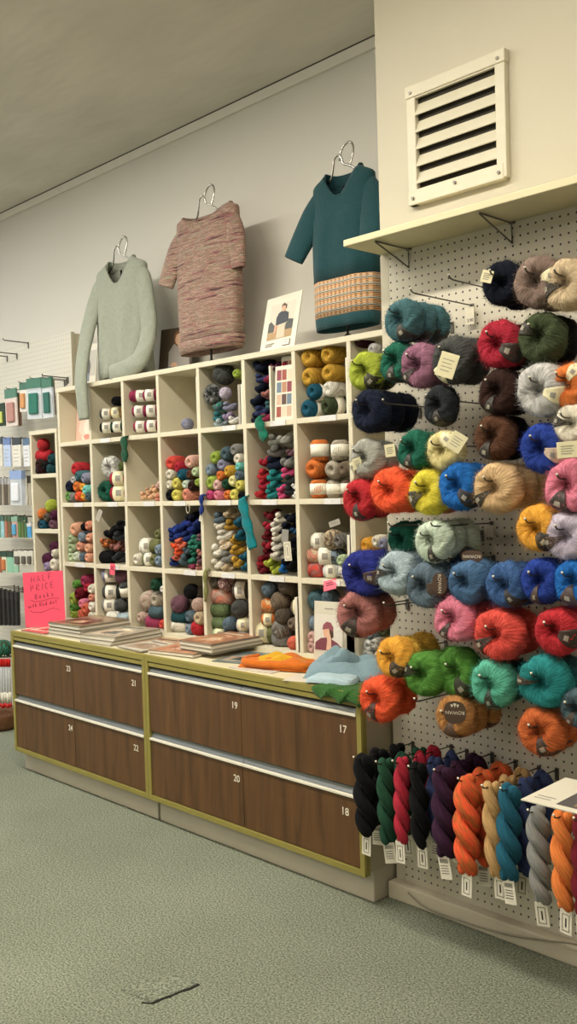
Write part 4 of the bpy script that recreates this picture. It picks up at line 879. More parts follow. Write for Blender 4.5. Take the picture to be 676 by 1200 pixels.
# big leaflet leaning between the marled and teal garments
p = (W(308, 407, 2.68)+W(358, 403, 2.68))/2
card('leaflet', white_card, 0.235, 0.235, 0.004, (-2.80, 2.655, 1.907), (-0.22, 0, -0.12), [
    ('printed_photo', 'cfc6b4', R4(0.16, 0.22, 0.86, 0.86)),
    ('printed_field', 'a8895a', R4(0.16, 0.22, 0.86, 0.36)),
    ('printed_trees', '4a4a44', [(0.16, 0.36), (0.16, 0.52), (0.22, 0.56), (0.3, 0.5), (0.38, 0.44), (0.38, 0.36)]),
    ('printed_trees', '44443f', [(0.66, 0.36), (0.66, 0.46), (0.74, 0.54), (0.86, 0.52), (0.86, 0.36)]),
    ('printed_skirt', 'cdb9a0', [(0.44, 0.23), (0.43, 0.46), (0.64, 0.46), (0.67, 0.23)]),
    ('printed_arm', 'c99a78', [(0.36, 0.30), (0.34, 0.42), (0.40, 0.60), (0.45, 0.56), (0.41, 0.34)]),
    ('printed_sweater', '2c3038', [(0.38, 0.47), (0.37, 0.60), (0.42, 0.68), (0.5, 0.71), (0.6, 0.7), (0.70, 0.66), (0.72, 0.52), (0.66, 0.49)]),
    ('printed_face', 'd0a182', EL(0.55, 0.755, 0.055, 0.062)),
    ('printed_hair', '5a4030', [(0.49, 0.76), (0.49, 0.82), (0.55, 0.85), (0.62, 0.81), (0.62, 0.74), (0.595, 0.79), (0.52, 0.80)]),
    ('printed_lines', '9a948a', R4(0.16, 0.14, 0.40, 0.155)), ('printed_lines', '9a948a', R4(0.16, 0.105, 0.34, 0.118)),
    ('printed_frame', '8a8478', R4(0.66, 0.07, 0.86, 0.17)), ('printed_frame', 'e6e1d2', R4(0.67, 0.08, 0.85, 0.16)), ('printed_lines', '8a8478', R4(0.70, 0.113, 0.82, 0.125))],
    'square white leaflet with woman in dark sweater, leaning beside the teal garment', 'leaflet')
card('leaflet', plain('dark leaflet card', '3a342c', 0.4), 0.20, 0.235, 0.004, (-3.665, 2.80, 1.907), (-0.15, 0, 0.25), [
    ('printed_photo', '4a3d30', R4(0.02, 0.02, 0.98, 0.98)),
    ('printed_sweater', '9a948e', [(0.30, 0.02), (0.28, 0.5), (0.42, 0.66), (0.66, 0.66), (0.9, 0.5), (0.95, 0.02)]),
    ('printed_hair', '7a5236', EL(0.56, 0.78, 0.15, 0.17)), ('printed_face', 'd8b094', EL(0.55, 0.76, 0.09, 0.115)),
    ('printed_hands', 'd0a484', EL(0.46, 0.22, 0.1, 0.06)), ('printed_jeans', '6c7684', [(0.15, 0.02), (0.3, 0.2), (0.8, 0.16), (0.9, 0.02)])],
    'leaflet with long haired woman in grey, half hidden behind the pale green sweater', 'leaflet')
card('leaflet', white_card, 0.13, 0.235, 0.004, (-4.345, 2.74, 1.907), (-0.12, 0, 0.2), [
    ('printed_photo', 'b9b4a8', R4(0.16, 0.28, 0.94, 0.86)), ('printed_figure', '54504e', [(0.42, 0.28), (0.36, 0.5), (0.44, 0.66), (0.6, 0.66), (0.68, 0.5), (0.62, 0.28)]),
    ('printed_face', 'c8a088', EL(0.52, 0.72, 0.09, 0.055)), ('printed_legs', '6d7a88', R4(0.42, 0.16, 0.62, 0.34))],
    'narrow white leaflet with small standing figure behind the pale green sleeve', 'leaflet')
card('leaflet', plain('pale pink leaflet card', 'e6bfae', 0.4, var=0.02), 0.21, 0.25, 0.004, (-4.285, 2.70, 1.6245), (-0.1, 0, 0.1), [
    ('printed_band', 'cbb0a4', R4(0.0, 0.86, 1, 1)),
    ('printed_jacket', 'f0dccc', [(0.26, 0.05), (0.24, 0.4), (0.36, 0.62), (0.52, 0.68), (0.78, 0.68), (0.98, 0.55), (0.98, 0.05)]),
    ('printed_sleeve', 'f6cfc0', [(0.1, 0.25), (0.2, 0.5), (0.36, 0.62), (0.40, 0.5), (0.3, 0.3), (0.42, 0.14), (0.32, 0.10)]),
    ('printed_face', 'e0a890', EL(0.58, 0.74, 0.12, 0.09)), ('printed_hair', '3a2a26', EL(0.64, 0.80, 0.13, 0.07)), ('printed_hands', 'd08a7c', EL(0.46, 0.11, 0.13, 0.055))],
    'pale pink leaflet with cropped figure standing in first cubby of top row', 'leaflet')
# the tall card with a woman in a knitted cap, standing on the counter
card('leaflet', white_card, 0.135, 0.245, 0.003, ((W(371, 782, 2.5)+W(399, 783, 2.5))/2).xy.to_tuple()+(0.6925,), (-0.06, 0, 0.10), [
    ('printed_band', 'cfc9b8', R4(0.0, 0.82, 1, 0.835)), ('printed_lines', '8f897c', R4(0.36, 0.885, 0.66, 0.9)), ('printed_mark', '6a655c', R4(0.80, 0.86, 0.88, 0.90)),
    ('printed_photo', 'dcd6ca', R4(0.03, 0.26, 0.97, 0.80)),
    ('printed_cardigan', '7a3f4a', [(0.04, 0.27), (0.06, 0.38), (0.25, 0.45), (0.5, 0.47), (0.8, 0.40), (0.95, 0.34), (0.96, 0.27)]),
    ('printed_hair', '4a3026', [(0.44, 0.5), (0.42, 0.62), (0.5, 0.68), (0.66, 0.62), (0.68, 0.48), (0.58, 0.44)]),
    ('printed_face', 'dcaa8e', EL(0.44, 0.545, 0.11, 0.085)), ('printed_cap', '93505a', [(0.30, 0.575), (0.33, 0.65), (0.44, 0.70), (0.58, 0.69), (0.67, 0.62), (0.66, 0.555), (0.52, 0.60)]),
    ('printed_hand', 'e0b498', [(0.44, 0.28), (0.47, 0.42), (0.44, 0.54), (0.52, 0.58), (0.60, 0.46), (0.62, 0.28)]),
    ('printed_frame', '8a8478', R4(0.36, 0.06, 0.70, 0.145)), ('printed_frame', 'e6e1d2', R4(0.38, 0.07, 0.68, 0.135)), ('printed_lines', '8a8478', R4(0.44, 0.098, 0.62, 0.108))],
    'tall white card of woman in pink knitted cap, standing on the counter', 'leaflet')
# leaflet lying across the hooks above the grey hank
z_ = 0.655
a_, b_ = WZ(610, 938, z_), WZ(648, 914.5, z_)
lf = bx('leaflet', white_card, (0, 0, 0), (0.21, 0.19, 0.003), None, 0.0005, (a_.x, a_.y, z_), (0.02, 0, 0.0))
MB().prism([(0.075, 0.02), (0.20, 0.02), (0.20, 0.14), (0.075, 0.14)], 2, 0.0029, 0.0033).done('printed_photo', printcol('55504e'), lf)
MB().prism([(0.11, 0.03), (0.17, 0.03), (0.17, 0.12), (0.11, 0.12)], 2, 0.0031, 0.0036).done('printed_figure', printcol('8a7858'), lf)
MB().box((0.015, 0.03, 0.0029), (0.055, 0.035, 0.0033)).box((0.015, 0.045, 0.0029), (0.06, 0.05, 0.0033)).done('printed_lines', ink_grey, lf)
tag(lf, 'white printed leaflet lying flat across hooks above the grey hank', 'leaflet')

# the pink sign --------------------------------------------------------------
pink = plain('pink card', 'f0506c', 0.55, var=0.015)
sg = bx('sign', pink, (0, -0.0012, 0), (0.215, 0.0012, 0.275), None, 0.0005, (-4.375, 2.355, 0.693), (-0.05, -0.045, 0.62))
tag(sg, 'bright pink card sign with handwritten half price lettering on the counter', 'sign')
ST = {'H': [[(0, 0), (0, 1)], [(.65, 0), (.65, 1)], [(0, .5), (.65, .52)]], 'A': [[(0, 0), (.35, 1), (.7, 0)], [(.14, .36), (.56, .36)]], 'L': [[(0, 1), (0, 0), (.55, .02)]], 'F': [[(0, 0), (0, 1), (.6, 1.03)], [(0, .52), (.45, .54)]],
      'P': [[(0, 0), (0, 1), (.45, 1), (.58, .78), (.45, .52), (0, .5)]], 'R': [[(0, 0), (0, 1), (.45, 1), (.58, .78), (.45, .54), (0, .5), (.6, 0)]], 'I': [[(.1, 0), (.1, 1)]], 'C': [[(.6, .86), (.35, 1), (.08, .75), (.05, .3), (.3, 0), (.6, .12)]], 'E': [[(.6, 1), (.05, .98), (.05, 0), (.6, .02)], [(.05, .5), (.48, .52)]],
      'B': [[(0, 0), (0, 1), (.45, 1), (.52, .75), (.4, .53), (0, .5), (.5, .42), (.55, .15), (.4, 0), (0, 0)]], 'o': [[(.3, .6), (.08, .45), (.08, .15), (.3, 0), (.5, .2), (.48, .48), (.3, .6)]], 'k': [[(0, 0), (0, 1)], [(.45, .6), (.02, .28), (.48, 0)]], 's': [[(.45, .55), (.2, .62), (.1, .42), (.42, .25), (.35, .04), (.05, .05)]],
      'w': [[(0, .6), (.15, 0), (.32, .45), (.5, 0), (.65, .6)]], 'i': [[(.1, 0), (.1, .55)], [(.1, .8), (.1, .84)]], 't': [[(.25, .95), (.2, .1), (.4, 0)], [(.02, .62), (.48, .64)]], 'h': [[(0, 0), (0, 1)], [(0, .4), (.25, .6), (.42, .4), (.42, 0)]], 'e': [[(.06, .32), (.45, .34), (.35, .58), (.12, .5), (.06, .15), (.3, 0), (.48, .1)]], 'd': [[(.42, .5), (.15, .55), (.05, .2), (.25, 0), (.42, .2)], [(.44, 1), (.44, 0)]], ' ': []}
def handwrite(lines, parent, mat, y, rad=0.0011):
    for body, x0, z0, hgt, adv, slope in lines:
        mb = MB(); x = x0
        for ch in body:
            for s_ in ST[ch]:
                mb.tube([(x+p_[0]*hgt*0.8, y, z0+slope*(x-x0)+p_[1]*hgt) for p_ in s_], rad, 5)
            x += adv*(0.55 if ch in 'Ii ' else 1)
        mb.done('handwriting', mat, parent)
pen = plain('felt pen', '5a1830', 0.7)
handwrite([('HALF', 0.045, 0.223, 0.030, 0.031, 0.12), ('PRICE', 0.040, 0.180, 0.030, 0.030, 0.12), ('Books', 0.060, 0.140, 0.024, 0.022, 0.12), ('with Red dot', 0.022, 0.095, 0.019, 0.0150, 0.13)], sg, pen, -0.0014)
ln = MB(); ln.tube(smooth_path([(0.035, -0.0014, 0.138), (0.055, -0.0014, 0.128), (0.10, -0.0014, 0.130), (0.15, -0.0014, 0.140), (0.19, -0.0014, 0.138)]), 0.001, 5)
ln.tube(smooth_path([(0.03, -0.0014, 0.084), (0.055, -0.0014, 0.073), (0.10, -0.0014, 0.075), (0.15, -0.0014, 0.090), (0.19, -0.0014, 0.080)]), 0.001, 5); ln.done('underline', pen, sg)
pn = plain('hot pink tag', 'f05c74', 0.6, var=0.02)
def pink_tag(u_, v_, w_, h_, rot, label):
    p = W(u_, v_, 2.588); o = bx('pink_tag', pn, (-w_/2, -0.0006, -h_/2), (w_/2, 0.0006, h_/2), None, 0.0003, p, rot)
    MB().box((-w_*0.3, -0.001, -h_*0.05), (w_*0.3, -0.0005, h_*0.05)).box((-w_*0.3, -0.001, h_*0.15), (w_*0.2, -0.0005, h_*0.25)).done('printed_lines', pen, o); tag(o, label, 'tag', 'pink sale tags')
pink_tag(131.7, 667, 0.03, 0.055, (0, 0.1, 0.3), 'small pink tag hanging in second cubby of bottom row')
pink_tag(386.5, 685.5, 0.055, 0.042, (-0.5, -0.25, 0.3), 'pink tag tilted on shelf edge above the capped woman card')

# ------------------------------------------------------------------ books standing in the pigeonholes
def spine_book(x, zf, w, d, h, mat, label, rz=0.0, name='booklet', y=YU+0.01, cover=None, group='booklets standing in the pigeonholes'):
    o = bx(name, mat, (0, 0, 0), (w, d, h), None, 0.001, (x, y, zf), (0, 0, rz))
    if cover:
        mb = MB(); mb.box((0.002, 0.001, 0.003), (w-0.002, d*0.99, h-0.003)); bx('cover', cover, (w-0.0016, 0.0, 0.0), (w, d, h), o, 0.0003)
    tag(o, label, 'booklet', group); return o
bw = plain('booklet white', 'ded8c6', 0.5, var=0.03); bg_ = plain('booklet grey', 'a9a294', 0.5, var=0.04)
def xr_(c, w_): return DX[c]-w_-0.005
def xs(u_, v_): return W(u_, v_, YU+0.01).x
spine_book(xr_(4, 0.012), 1.6245, 0.012, 0.18, 0.225, bw, 'white booklet upright at right side of the almost empty cubby', cover=bg_)
spine_book(xr_(5, 0.034), 1.6245, 0.014, 0.17, 0.165, bg_, 'grey booklet with pale spine beside dark grey balls, left one', cover=bg_)
spine_book(xr_(5, 0.016), 1.6245, 0.016, 0.17, 0.165, bw, 'white booklet beside the dark grey balls, right one', cover=plain('booklet photo', '8d8070', 0.5, var=0.3, scale=60))
def front_card(x, y, zf, w, h, cols, label, rz=0.25):
    o = bx('pattern_leaflet', bw, (0, -0.003, 0), (w, 0.003, h), None, 0.0006, (x, y, zf), (-0.06, 0, rz))
    k = 0; nx, nz_ = 3, 4
    for i in range(nx):
        for j in range(nz_):
            MB().box((w*(0.1+0.28*i), -0.0036, h*(0.06+0.225*j)), (w*(0.34+0.28*i), -0.0028, h*(0.25+0.225*j))).done('printed_photo', printcol(cols[k % len(cols)]), o); k += 1
    tag(o, label, 'leaflet', 'pattern leaflets in the pigeonholes')
cl = ['9a4a3c', 'c8a890', '6a7a8a', '8a3a44', 'd8c8b0', '5a4038', 'b08060']
front_card(xs(322, 492), YU+0.012, 1.6245, 0.10, 0.215, cl, 'front pattern leaflet of thumbnail photos beside navy hanks', 0.05)
front_card(xs(324, 480), YU+0.035, 1.6245, 0.105, 0.255, cl[::-1], 'taller pattern leaflet behind the thumbnail one, beside navy hanks', 0.05)
spine_book(xs(316.5, 490), 1.6245, 0.010, 0.16, 0.22, bw, 'white booklet spine left of the thumbnail leaflet')
spine_book(xr_(7, 0.012), 1.6245, 0.012, 0.18, 0.205, bw, 'white booklet upright right of the yellow skeins', cover=bw)
spine_book(xr_(2, 0.020), 1.0055, 0.020, 0.17, 0.19, bw, 'white box file right of the black hanks', cover=bw)
spine_book(xs(128.5, 645), 1.0055, 0.006, 0.20, 0.235, bg_, 'thin grey card upright behind the black hanks', y=YU+0.16)
spine_book(xr_(7, 0.028), 1.0055, 0.014, 0.18, 0.17, bw, 'short white booklet right of the striped skeins', cover=bg_)
spine_book(xr_(7, 0.010), 1.0055, 0.010, 0.18, 0.265, bw, 'tall white board right of the striped skeins', cover=bw)
spine_book(xr_(6, 0.016), 0.7125, 0.016, 0.18, 0.215, bw, 'pale booklet upright at the right of the taupe balls', cover=bg_, y=YU-0.002)
spine_book(xs(400, 775), 0.7125, 0.03, 0.16, 0.20, bw, 'white box upright behind the capped woman card', cover=bw)

# ------------------------------------------------------------------ garments on wire stands
def knit(name, col, kind='plain'):
    m, nt, p = base_mat(name); L = nt.links.new
    tc = N(nt, 'ShaderNodeTexCoord')
    w1 = N(nt, 'ShaderNodeTexWave'); w1.bands_direction = 'Z'; w1.inputs['Scale'].default_value = 55; w1.inputs['Distortion'].default_value = 0.6
    w2 = N(nt, 'ShaderNodeTexWave'); w2.bands_direction = 'X'; w2.inputs['Scale'].default_value = 45; w2.inputs['Distortion'].default_value = 0.6
    L(tc.outputs['Object'], w1.inputs['Vector']); L(tc.outputs['Object'], w2.inputs['Vector'])
    ad = N(nt, 'ShaderNodeMath', operation='ADD'); L(w1.outputs['Fac'], ad.inputs[0]); L(w2.outputs['Fac'], ad.inputs[1])
    b = N(nt, 'ShaderNodeBump'); b.inputs['Strength'].default_value = 0.45; b.inputs['Distance'].default_value = 0.002
    L(ad.outputs[0], b.inputs['Height']); L(b.outputs[0], p.inputs['Normal'])
    p.inputs['Roughness'].default_value = 0.95; p.inputs['Specular IOR Level'].default_value = 0.1; p.inputs['Sheen Weight'].default_value = 0.15
    if kind == 'plain':
        no = N(nt, 'ShaderNodeTexNoise'); no.inputs['Scale'].default_value = 60; no.inputs['Detail'].default_value = 4; L(tc.outputs['Object'], no.inputs['Vector'])
        mx = N(nt, 'ShaderNodeMix', data_type='RGBA'); c = lin(col)
        mx.inputs['A'].default_value = tuple(x*0.86 for x in c[:3])+(1,); mx.inputs['B'].default_value = tuple(min(1, x*1.13) for x in c[:3])+(1,)
        L(no.outputs['Fac'], mx.inputs['Factor']); L(mx.outputs['Result'], p.inputs['Base Color'])
    elif kind == 'marl':
        mp = N(nt, 'ShaderNodeMapping'); mp.inputs['Scale'].default_value = (4, 4, 58); mp.inputs['Rotation'].default_value = (0, 0.03, 0)
        L(tc.outputs['Object'], mp.inputs['Vector'])
        no = N(nt, 'ShaderNodeTexNoise'); no.inputs['Scale'].default_value = 1.6; no.inputs['Detail'].default_value = 4; no.inputs['Roughness'].default_value = 0.6; L(mp.outputs[0], no.inputs['Vector'])
        r = N(nt, 'ShaderNodeValToRGB'); e = r.color_ramp.elements; e[0].position = 0.36; e[0].color = lin('54403f'); e[1].position = 0.66; e[1].color = lin('8d9078')
        for pos, c in ((0.41, 'a56f6e'), (0.455, '70695a'), (0.495, 'b59c8a'), (0.53, '8f5f5c'), (0.57, '77785f'), (0.615, 'b08680')):
            q = e.new(pos); q.color = lin(c)
        L(no.outputs['Fac'], r.inputs['Fac']); L(r.outputs[0], p.inputs['Base Color'])
    elif kind == 'fairisle':
        sp = N(nt, 'ShaderNodeSeparateXYZ'); L(tc.outputs['Object'], sp.inputs[0])
        def mth(op, a, b_=None):
            n_ = N(nt, 'ShaderNodeMath', operation=op)
            for i, q in enumerate((a, b_)):
                if q is None: continue
                if isinstance(q, (int, float)): n_.inputs[i].default_value = q
                else: L(q, n_.inputs[i])
            return n_.outputs[0]
        fx = mth('FRACT', mth('DIVIDE', sp.outputs['X'], 0.020)); fz = mth('FRACT', mth('DIVIDE', sp.outputs['Z'], 0.0255))
        r = N(nt, 'ShaderNodeValToRGB'); r.color_ramp.interpolation = 'CONSTANT'; e = r.color_ramp.elements
        e[0].position = 0.0; e[0].color = lin('d09a68'); e[1].position = 0.28; e[1].color = lin('c8a888')
        for pos, c in ((0.42, '24424a'), (0.52, 'c4c0b4'), (0.72, 'd09a68'), (0.86, 'd8c4a8')): q = e.new(pos); q.color = lin(c)
        r2 = N(nt, 'ShaderNodeValToRGB'); r2.color_ramp.interpolation = 'CONSTANT'; e = r2.color_ramp.elements
        e[0].position = 0.0; e[0].color = lin('d09a68'); e[1].position = 0.16; e[1].color = lin('24424a')
        for pos, c in ((0.28, 'c8a888'), (0.42, '24424a'), (0.52, 'c4c0b4'), (0.64, '24424a'), (0.72, 'd09a68'), (0.90, '24424a')): q = e.new(pos); q.color = lin(c)
        L(fz, r.inputs['Fac']); L(fz, r2.inputs['Fac'])
        mx = N(nt, 'ShaderNodeMix', data_type='RGBA'); L(mth('GREATER_THAN', fx, 0.55), mx.inputs['Factor']); L(r.outputs[0], mx.inputs['A']); L(r2.outputs[0], mx.inputs['B'])
        L(mx.outputs['Result'], p.inputs['Base Color'])
    return m
def solid(o, t=0.003):
    md = o.modifiers.new('thickness', 'SOLIDIFY'); md.thickness = t; md.offset = -1; return o
def ring(z, hw, d, xc=0.0, yc=0.0, n=64, p=0.75, fold=0.0, ph=0.0, fd=0.0, slope=0.0, rib=0.0):
    out = []
    for i in range(n):
        a = 2*PI*i/n; c, s = math.cos(a), math.sin(a)
        x = hw*math.copysign(abs(c)**p, c); y = d*math.copysign(abs(s)**0.8, s)
        f = fold*(math.sin(x*38+ph+z*5)+0.6*math.sin(x*71+2*ph-z*9))*(1 if s < 0 else 0.3)
        if rib: f += rib*math.sin(i*PI)
        zz = z-slope*abs(x)/max(hw, 1e-6)
        if s < 0: zz -= fd*abs(s)**0.8*(1-abs(c)**2.5)
        out.append((xc+x, yc+y+f, zz))
    return out
def limb(path, radii, flat, n=28, fold=0.0, ax=None):
    P = smooth_path(path, 6); k = len(P); rows = []
    R = np.interp(np.linspace(0, 1, k), np.linspace(0, 1, len(radii)), radii)
    for i in range(k):
        t = (P[min(i+1, k-1)]-P[max(i-1, 0)]).normalized(); u_ = Vector((0, 1, 0)) if ax is None else Vector(ax); u_ = (u_-t*u_.dot(t)).normalized(); w_ = t.cross(u_)
        rows.append([P[i]+w_*R[i]*math.cos(2*PI*j/n)+u_*R[i]*flat*math.sin(2*PI*j/n)*(1+fold*math.sin(i*1.1+j)) for j in range(n)])
    return rows
def torso(lower, hw, d, z0, ztip, zneck, nw, nd, drop, bdrop=0.012, n=64, p=0.75, m=12, yn=0.0):
    """rings up to z0 are given; above, every column runs to its own point on the neckline"""
    rings = list(lower)
    for k in range(1, m+1):
        t = k/m; row = []
        for i in range(n):
            a = 2*PI*i/n; c, s_ = math.cos(a), math.sin(a)
            cp = math.copysign(abs(c)**p, c); sp = math.copysign(abs(s_)**0.8, s_)
            e = max(0.0, (t-0.55)/0.45); e = e*e*(3-2*e)
            wgt = abs(c)**0.9
            x = cp*(hw+(nw-hw)*(e*wgt+t*t*(1-wgt)))
            zend = zneck-(drop if s_ < 0 else bdrop)*(max(0, 1-abs(cp)**3.6))**0.9
            side = (z0+(ztip-z0)*min(1, t/0.6)) if t < 0.6 else ztip+(zneck-ztip)*(t-0.6)/0.4
            mid = z0+(zend-z0)*t
            z = side*wgt+mid*(1-wgt) if t < 1 else zend*(1-wgt)+(zneck if abs(cp) > 0.999 else zend)*wgt
            dd = d+(nd-d)*t
            row.append((x, sp*dd+yn*t, z))
        rings.append(row)
    return rings
def garment(name, origin, mat, body_rings, label, stripe=None, stripe_mat=None, hem=None, sleeves=(), cat='sweater', yaw=0.0, neck=None, cuffs=()):
    root = empty(name, origin, yaw); tag(root, label, cat)
    o = MB().grid(body_rings, True).done('body', mat, root, smooth=True); solid(o)
    for nm, rows, mt in sleeves: solid(MB().grid(rows, True).done(nm, mt or mat, root, smooth=True))
    if stripe: solid(MB().grid(stripe, True).done('patterned_band', stripe_mat, root, smooth=True))
    if hem: solid(MB().grid(hem, True).done('ribbed_hem', mat, root, smooth=True))
    if neck: MB().tube([neck[i] for i in range(len(neck)) if i % (len(neck)//2) not in (0,)], 0.0045, 8, closed=True).done('neckband', mat, root, smooth=True)
    for c in cuffs: MB().tube(c, 0.006, 8, closed=True).done('cuff', mat, root, smooth=True)
    return root
def stand(x, y, ztop, label, hz=0.0, base=True):
    s_ = empty('garment_stand', (x, y, 1.9065)); zt = ztop-1.9065; tag(s_, label, 'stand', 'wire garment stands')
    if base:
        b = MB(); b.tube([(0.085*math.cos(2*PI*i/28), 0.075*math.sin(2*PI*i/28), 0.004) for i in range(28)], 0.004, 8, closed=True)
        b.tube([(-0.085, 0, 0.004), (-0.03, 0, 0.012), (0, 0, 0.03)], 0.004, 8); b.tube([(0.085, 0, 0.004), (0.03, 0, 0.012), (0, 0, 0.03)], 0.004, 8)
        b.done('base', black_metal, s_, smooth=True)
        MB().tube([(0, 0, 0.01), (0, 0, zt-0.16)], 0.005, 10).done('pole', black_metal, s_, smooth=True)
    w_ = MB()
    w_.tube(smooth_path([(-0.15, 0, zt-0.185), (-0.10, 0, zt-0.150), (-0.055, -0.01, zt-0.125), (-0.038, -0.014, zt-0.085), (-0.028, -0.016, zt-0.055), (-0.008, -0.016, zt-0.046), (0.006, -0.016, zt-0.058), (0.016, -0.014, zt-0.085), (0.045, -0.012, zt-0.098), (0.10, 0, zt-0.14), (0.15, 0, zt-0.185)], 6), 0.0042, 8)
    w_.tube(smooth_path([(-0.022, 0.004, zt-0.06), (-0.016, 0.006, zt-0.03), (0.0, 0.008, zt-0.008), (0.022, 0.008, zt), (0.044, 0.006, zt-0.012), (0.050, 0.004, zt-0.04), (0.042, 0, zt-0.075), (0.034, -0.004, zt-0.098)], 6), 0.0042, 8)
    w_.done('shoulder_wire', chrome, s_, smooth=True); return s_

ZT = 1.907
# pale grey-green sweater
sage_m = knit('sage knit', '999e90')
gx, gy = -3.935, 2.70
stand(gx, gy, 2.605, 'chrome wire stand inside the pale grey-green sweater')
zn = 2.500-ZT; zt_ = 2.452-ZT
br = torso([ring(z, hw, d, fold=f, ph=1.0) for z, hw, d, f in ((0.010, 0.198, 0.060, 0.020), (0.05, 0.200, 0.062, 0.018), (0.12, 0.198, 0.060, 0.013), (0.22, 0.196, 0.058, 0.009), (0.30, 0.194, 0.056, 0.006), (0.37, 0.192, 0.054, 0.002))], 0.192, 0.053, 0.37, zt_, zn, 0.098, 0.034, 0.125)
pL = [(-0.135, 0.0, zt_-0.045), (-0.178, -0.012, zt_-0.10), (-0.205, -0.05, zt_-0.24), (-0.205, -0.09, zt_-0.38), (-0.185, -0.128, zt_-0.52), (-0.17, -0.136, zt_-0.62), (-0.165, -0.132, zt_-0.73)]
pR = [(0.135, 0.0, zt_-0.045), (0.178, -0.008, zt_-0.09), (0.215, -0.02, zt_-0.20), (0.238, -0.03, zt_-0.31), (0.24, -0.05, zt_-0.40), (0.205, -0.07, zt_-0.475), (0.13, -0.085, zt_-0.508), (0.02, -0.092, zt_-0.518)]
nk = br[-1]
garment('sweater', (gx, gy, ZT), sage_m, br, 'pale grey-green knitted sweater, one sleeve dangling over the first cubbies', neck=nk, yaw=0.05,
        sleeves=[('sleeve', limb(pL, [0.050, 0.056, 0.054, 0.05, 0.046, 0.042, 0.040], 0.45, fold=0.06), None), ('sleeve', limb(pR, [0.048, 0.054, 0.054, 0.052, 0.052, 0.050, 0.046, 0.04], 0.5, fold=0.08), None)])
# marled pink and olive top
marl_m = knit('marl knit', 'a08070', 'marl')
mx_, my_ = -3.29, 2.72
stand(mx_, my_, 2.70, 'black wire stand inside the marled pink knitted top')
zn = 2.592-ZT; zt_ = 2.570-ZT
br = torso([ring(z, hw, d, fold=f, ph=2.0) for z, hw, d, f in ((0.085, 0.196, 0.058, 0.006), (0.16, 0.208, 0.062, 0.005), (0.26, 0.211, 0.060, 0.004), (0.38, 0.210, 0.056, 0.003), (0.50, 0.209, 0.052, 0.002))], 0.209, 0.050, 0.50, zt_, zn, 0.165, 0.032, 0.045)
sL = [(-0.165, 0, zt_-0.075), (-0.200, -0.012, zt_-0.12), (-0.235, -0.028, zt_-0.20), (-0.262, -0.042, zt_-0.275)]
sR = [(0.160, 0, zt_-0.075), (0.190, -0.01, zt_-0.12), (0.208, -0.012, zt_-0.20), (0.212, -0.015, zt_-0.275)]
hem = [ring(z, hw, d) for z, hw, d in ((0.062, 0.196, 0.062), (0.09, 0.203, 0.068), (0.115, 0.209, 0.070))]
garment('top_garment', (mx_, my_, ZT), marl_m, br, 'marled pink and olive short sleeved knitted top on a stand', hem=hem, cat='sweater', neck=br[-1], yaw=0.0,
        sleeves=[('sleeve', limb(sL, [0.062, 0.064, 0.058, 0.052], 0.40), None), ('sleeve', limb(sR, [0.060, 0.060, 0.052, 0.044], 0.45), None)])
# dark teal tee with patterned border
teal_m = knit('dark teal knit', '24484e'); fi_m = knit('patterned border knit', '', 'fairisle')
tx, ty = -2.462, 2.71
stand(tx, ty, 2.655, 'black wire stand inside the dark teal knitted tee')
zn = 2.556-ZT; zt_ = 2.515-ZT
br = torso([ring(z, hw, d, fold=f, ph=0.4) for z, hw, d, f in ((0.232, 0.158, 0.058, 0.003), (0.30, 0.158, 0.060, 0.004), (0.40, 0.156, 0.056, 0.003), (0.47, 0.154, 0.052, 0.002))], 0.153, 0.050, 0.47, zt_, zn, 0.088, 0.034, 0.105)
st_ = [ring(z, hw, d, fold=0.003, ph=0.4) for z, hw, d in ((0.095, 0.156, 0.060), (0.14, 0.157, 0.060), (0.19, 0.158, 0.059), (0.233, 0.158, 0.0585))]
hem = [ring(z, hw, d, fold=0.003, ph=0.4) for z, hw, d in ((0.050, 0.150, 0.057), (0.075, 0.154, 0.059), (0.096, 0.1555, 0.0598))]
sL = [(-0.105, 0, zt_-0.055), (-0.150, -0.012, zt_-0.11), (-0.195, -0.03, zt_-0.19), (-0.232, -0.05, zt_-0.265)]
sR = [(0.105, 0, zt_-0.055), (0.145, -0.012, zt_-0.11), (0.162, -0.03, zt_-0.19), (0.168, -0.05, zt_-0.27)]
garment('top_garment', (tx, ty, ZT), teal_m, br, 'dark teal knitted tee with peach patterned border on a stand', stripe=st_, stripe_mat=fi_m, hem=hem, neck=br[-1],
        sleeves=[('sleeve', limb(sL, [0.060, 0.062, 0.058, 0.050], 0.45), None), ('sleeve', limb(sR, [0.058, 0.060, 0.056, 0.050], 0.45), None)])

# ------------------------------------------------------------------ knitted swatches and tags hanging over the shelf edges
def swatch(pts, wd, col, label, Y=2.583, c2=None):
    P = [W(a_, b_, Y) for a_, b_ in pts]; o0 = P[0].copy()
    m_ = knit('swatch '+col, COL[col]); rows = []
    Q = smooth_path([p_-o0 for p_ in P], 5); k = len(Q)
    for i, q in enumerate(Q):
        t = (Q[min(i+1, k-1)]-Q[max(i-1, 0)]); t = Vector((t.x, 0, t.z)).normalized(); s_ = Vector((t.z, 0, -t.x))*wd/2
        rows.append([q+s_*f+Vector((0, 0.004*math.sin(i*0.9+f*2)-0.004*(1-f*f), 0)) for f in (-1, -0.6, -0.2, 0.2, 0.6, 1)])
    rows = [[r_+Vector((0, 0.025, 0.004)) for r_ in rows[0]]]+rows
    o = MB().grid(rows).done('knitted_swatch', m_, None, o0, smooth=True); solid(o, 0.007)
    tag(o, label, 'swatch', 'knitted swatches hanging on the shelf edges'); return o
swatch([(284, 585), (287, 598), (290, 612), (294, 628), (297, 643)], 0.046, 'teal', 'teal crocheted swatch hanging between fifth and sixth cubbies of third row')
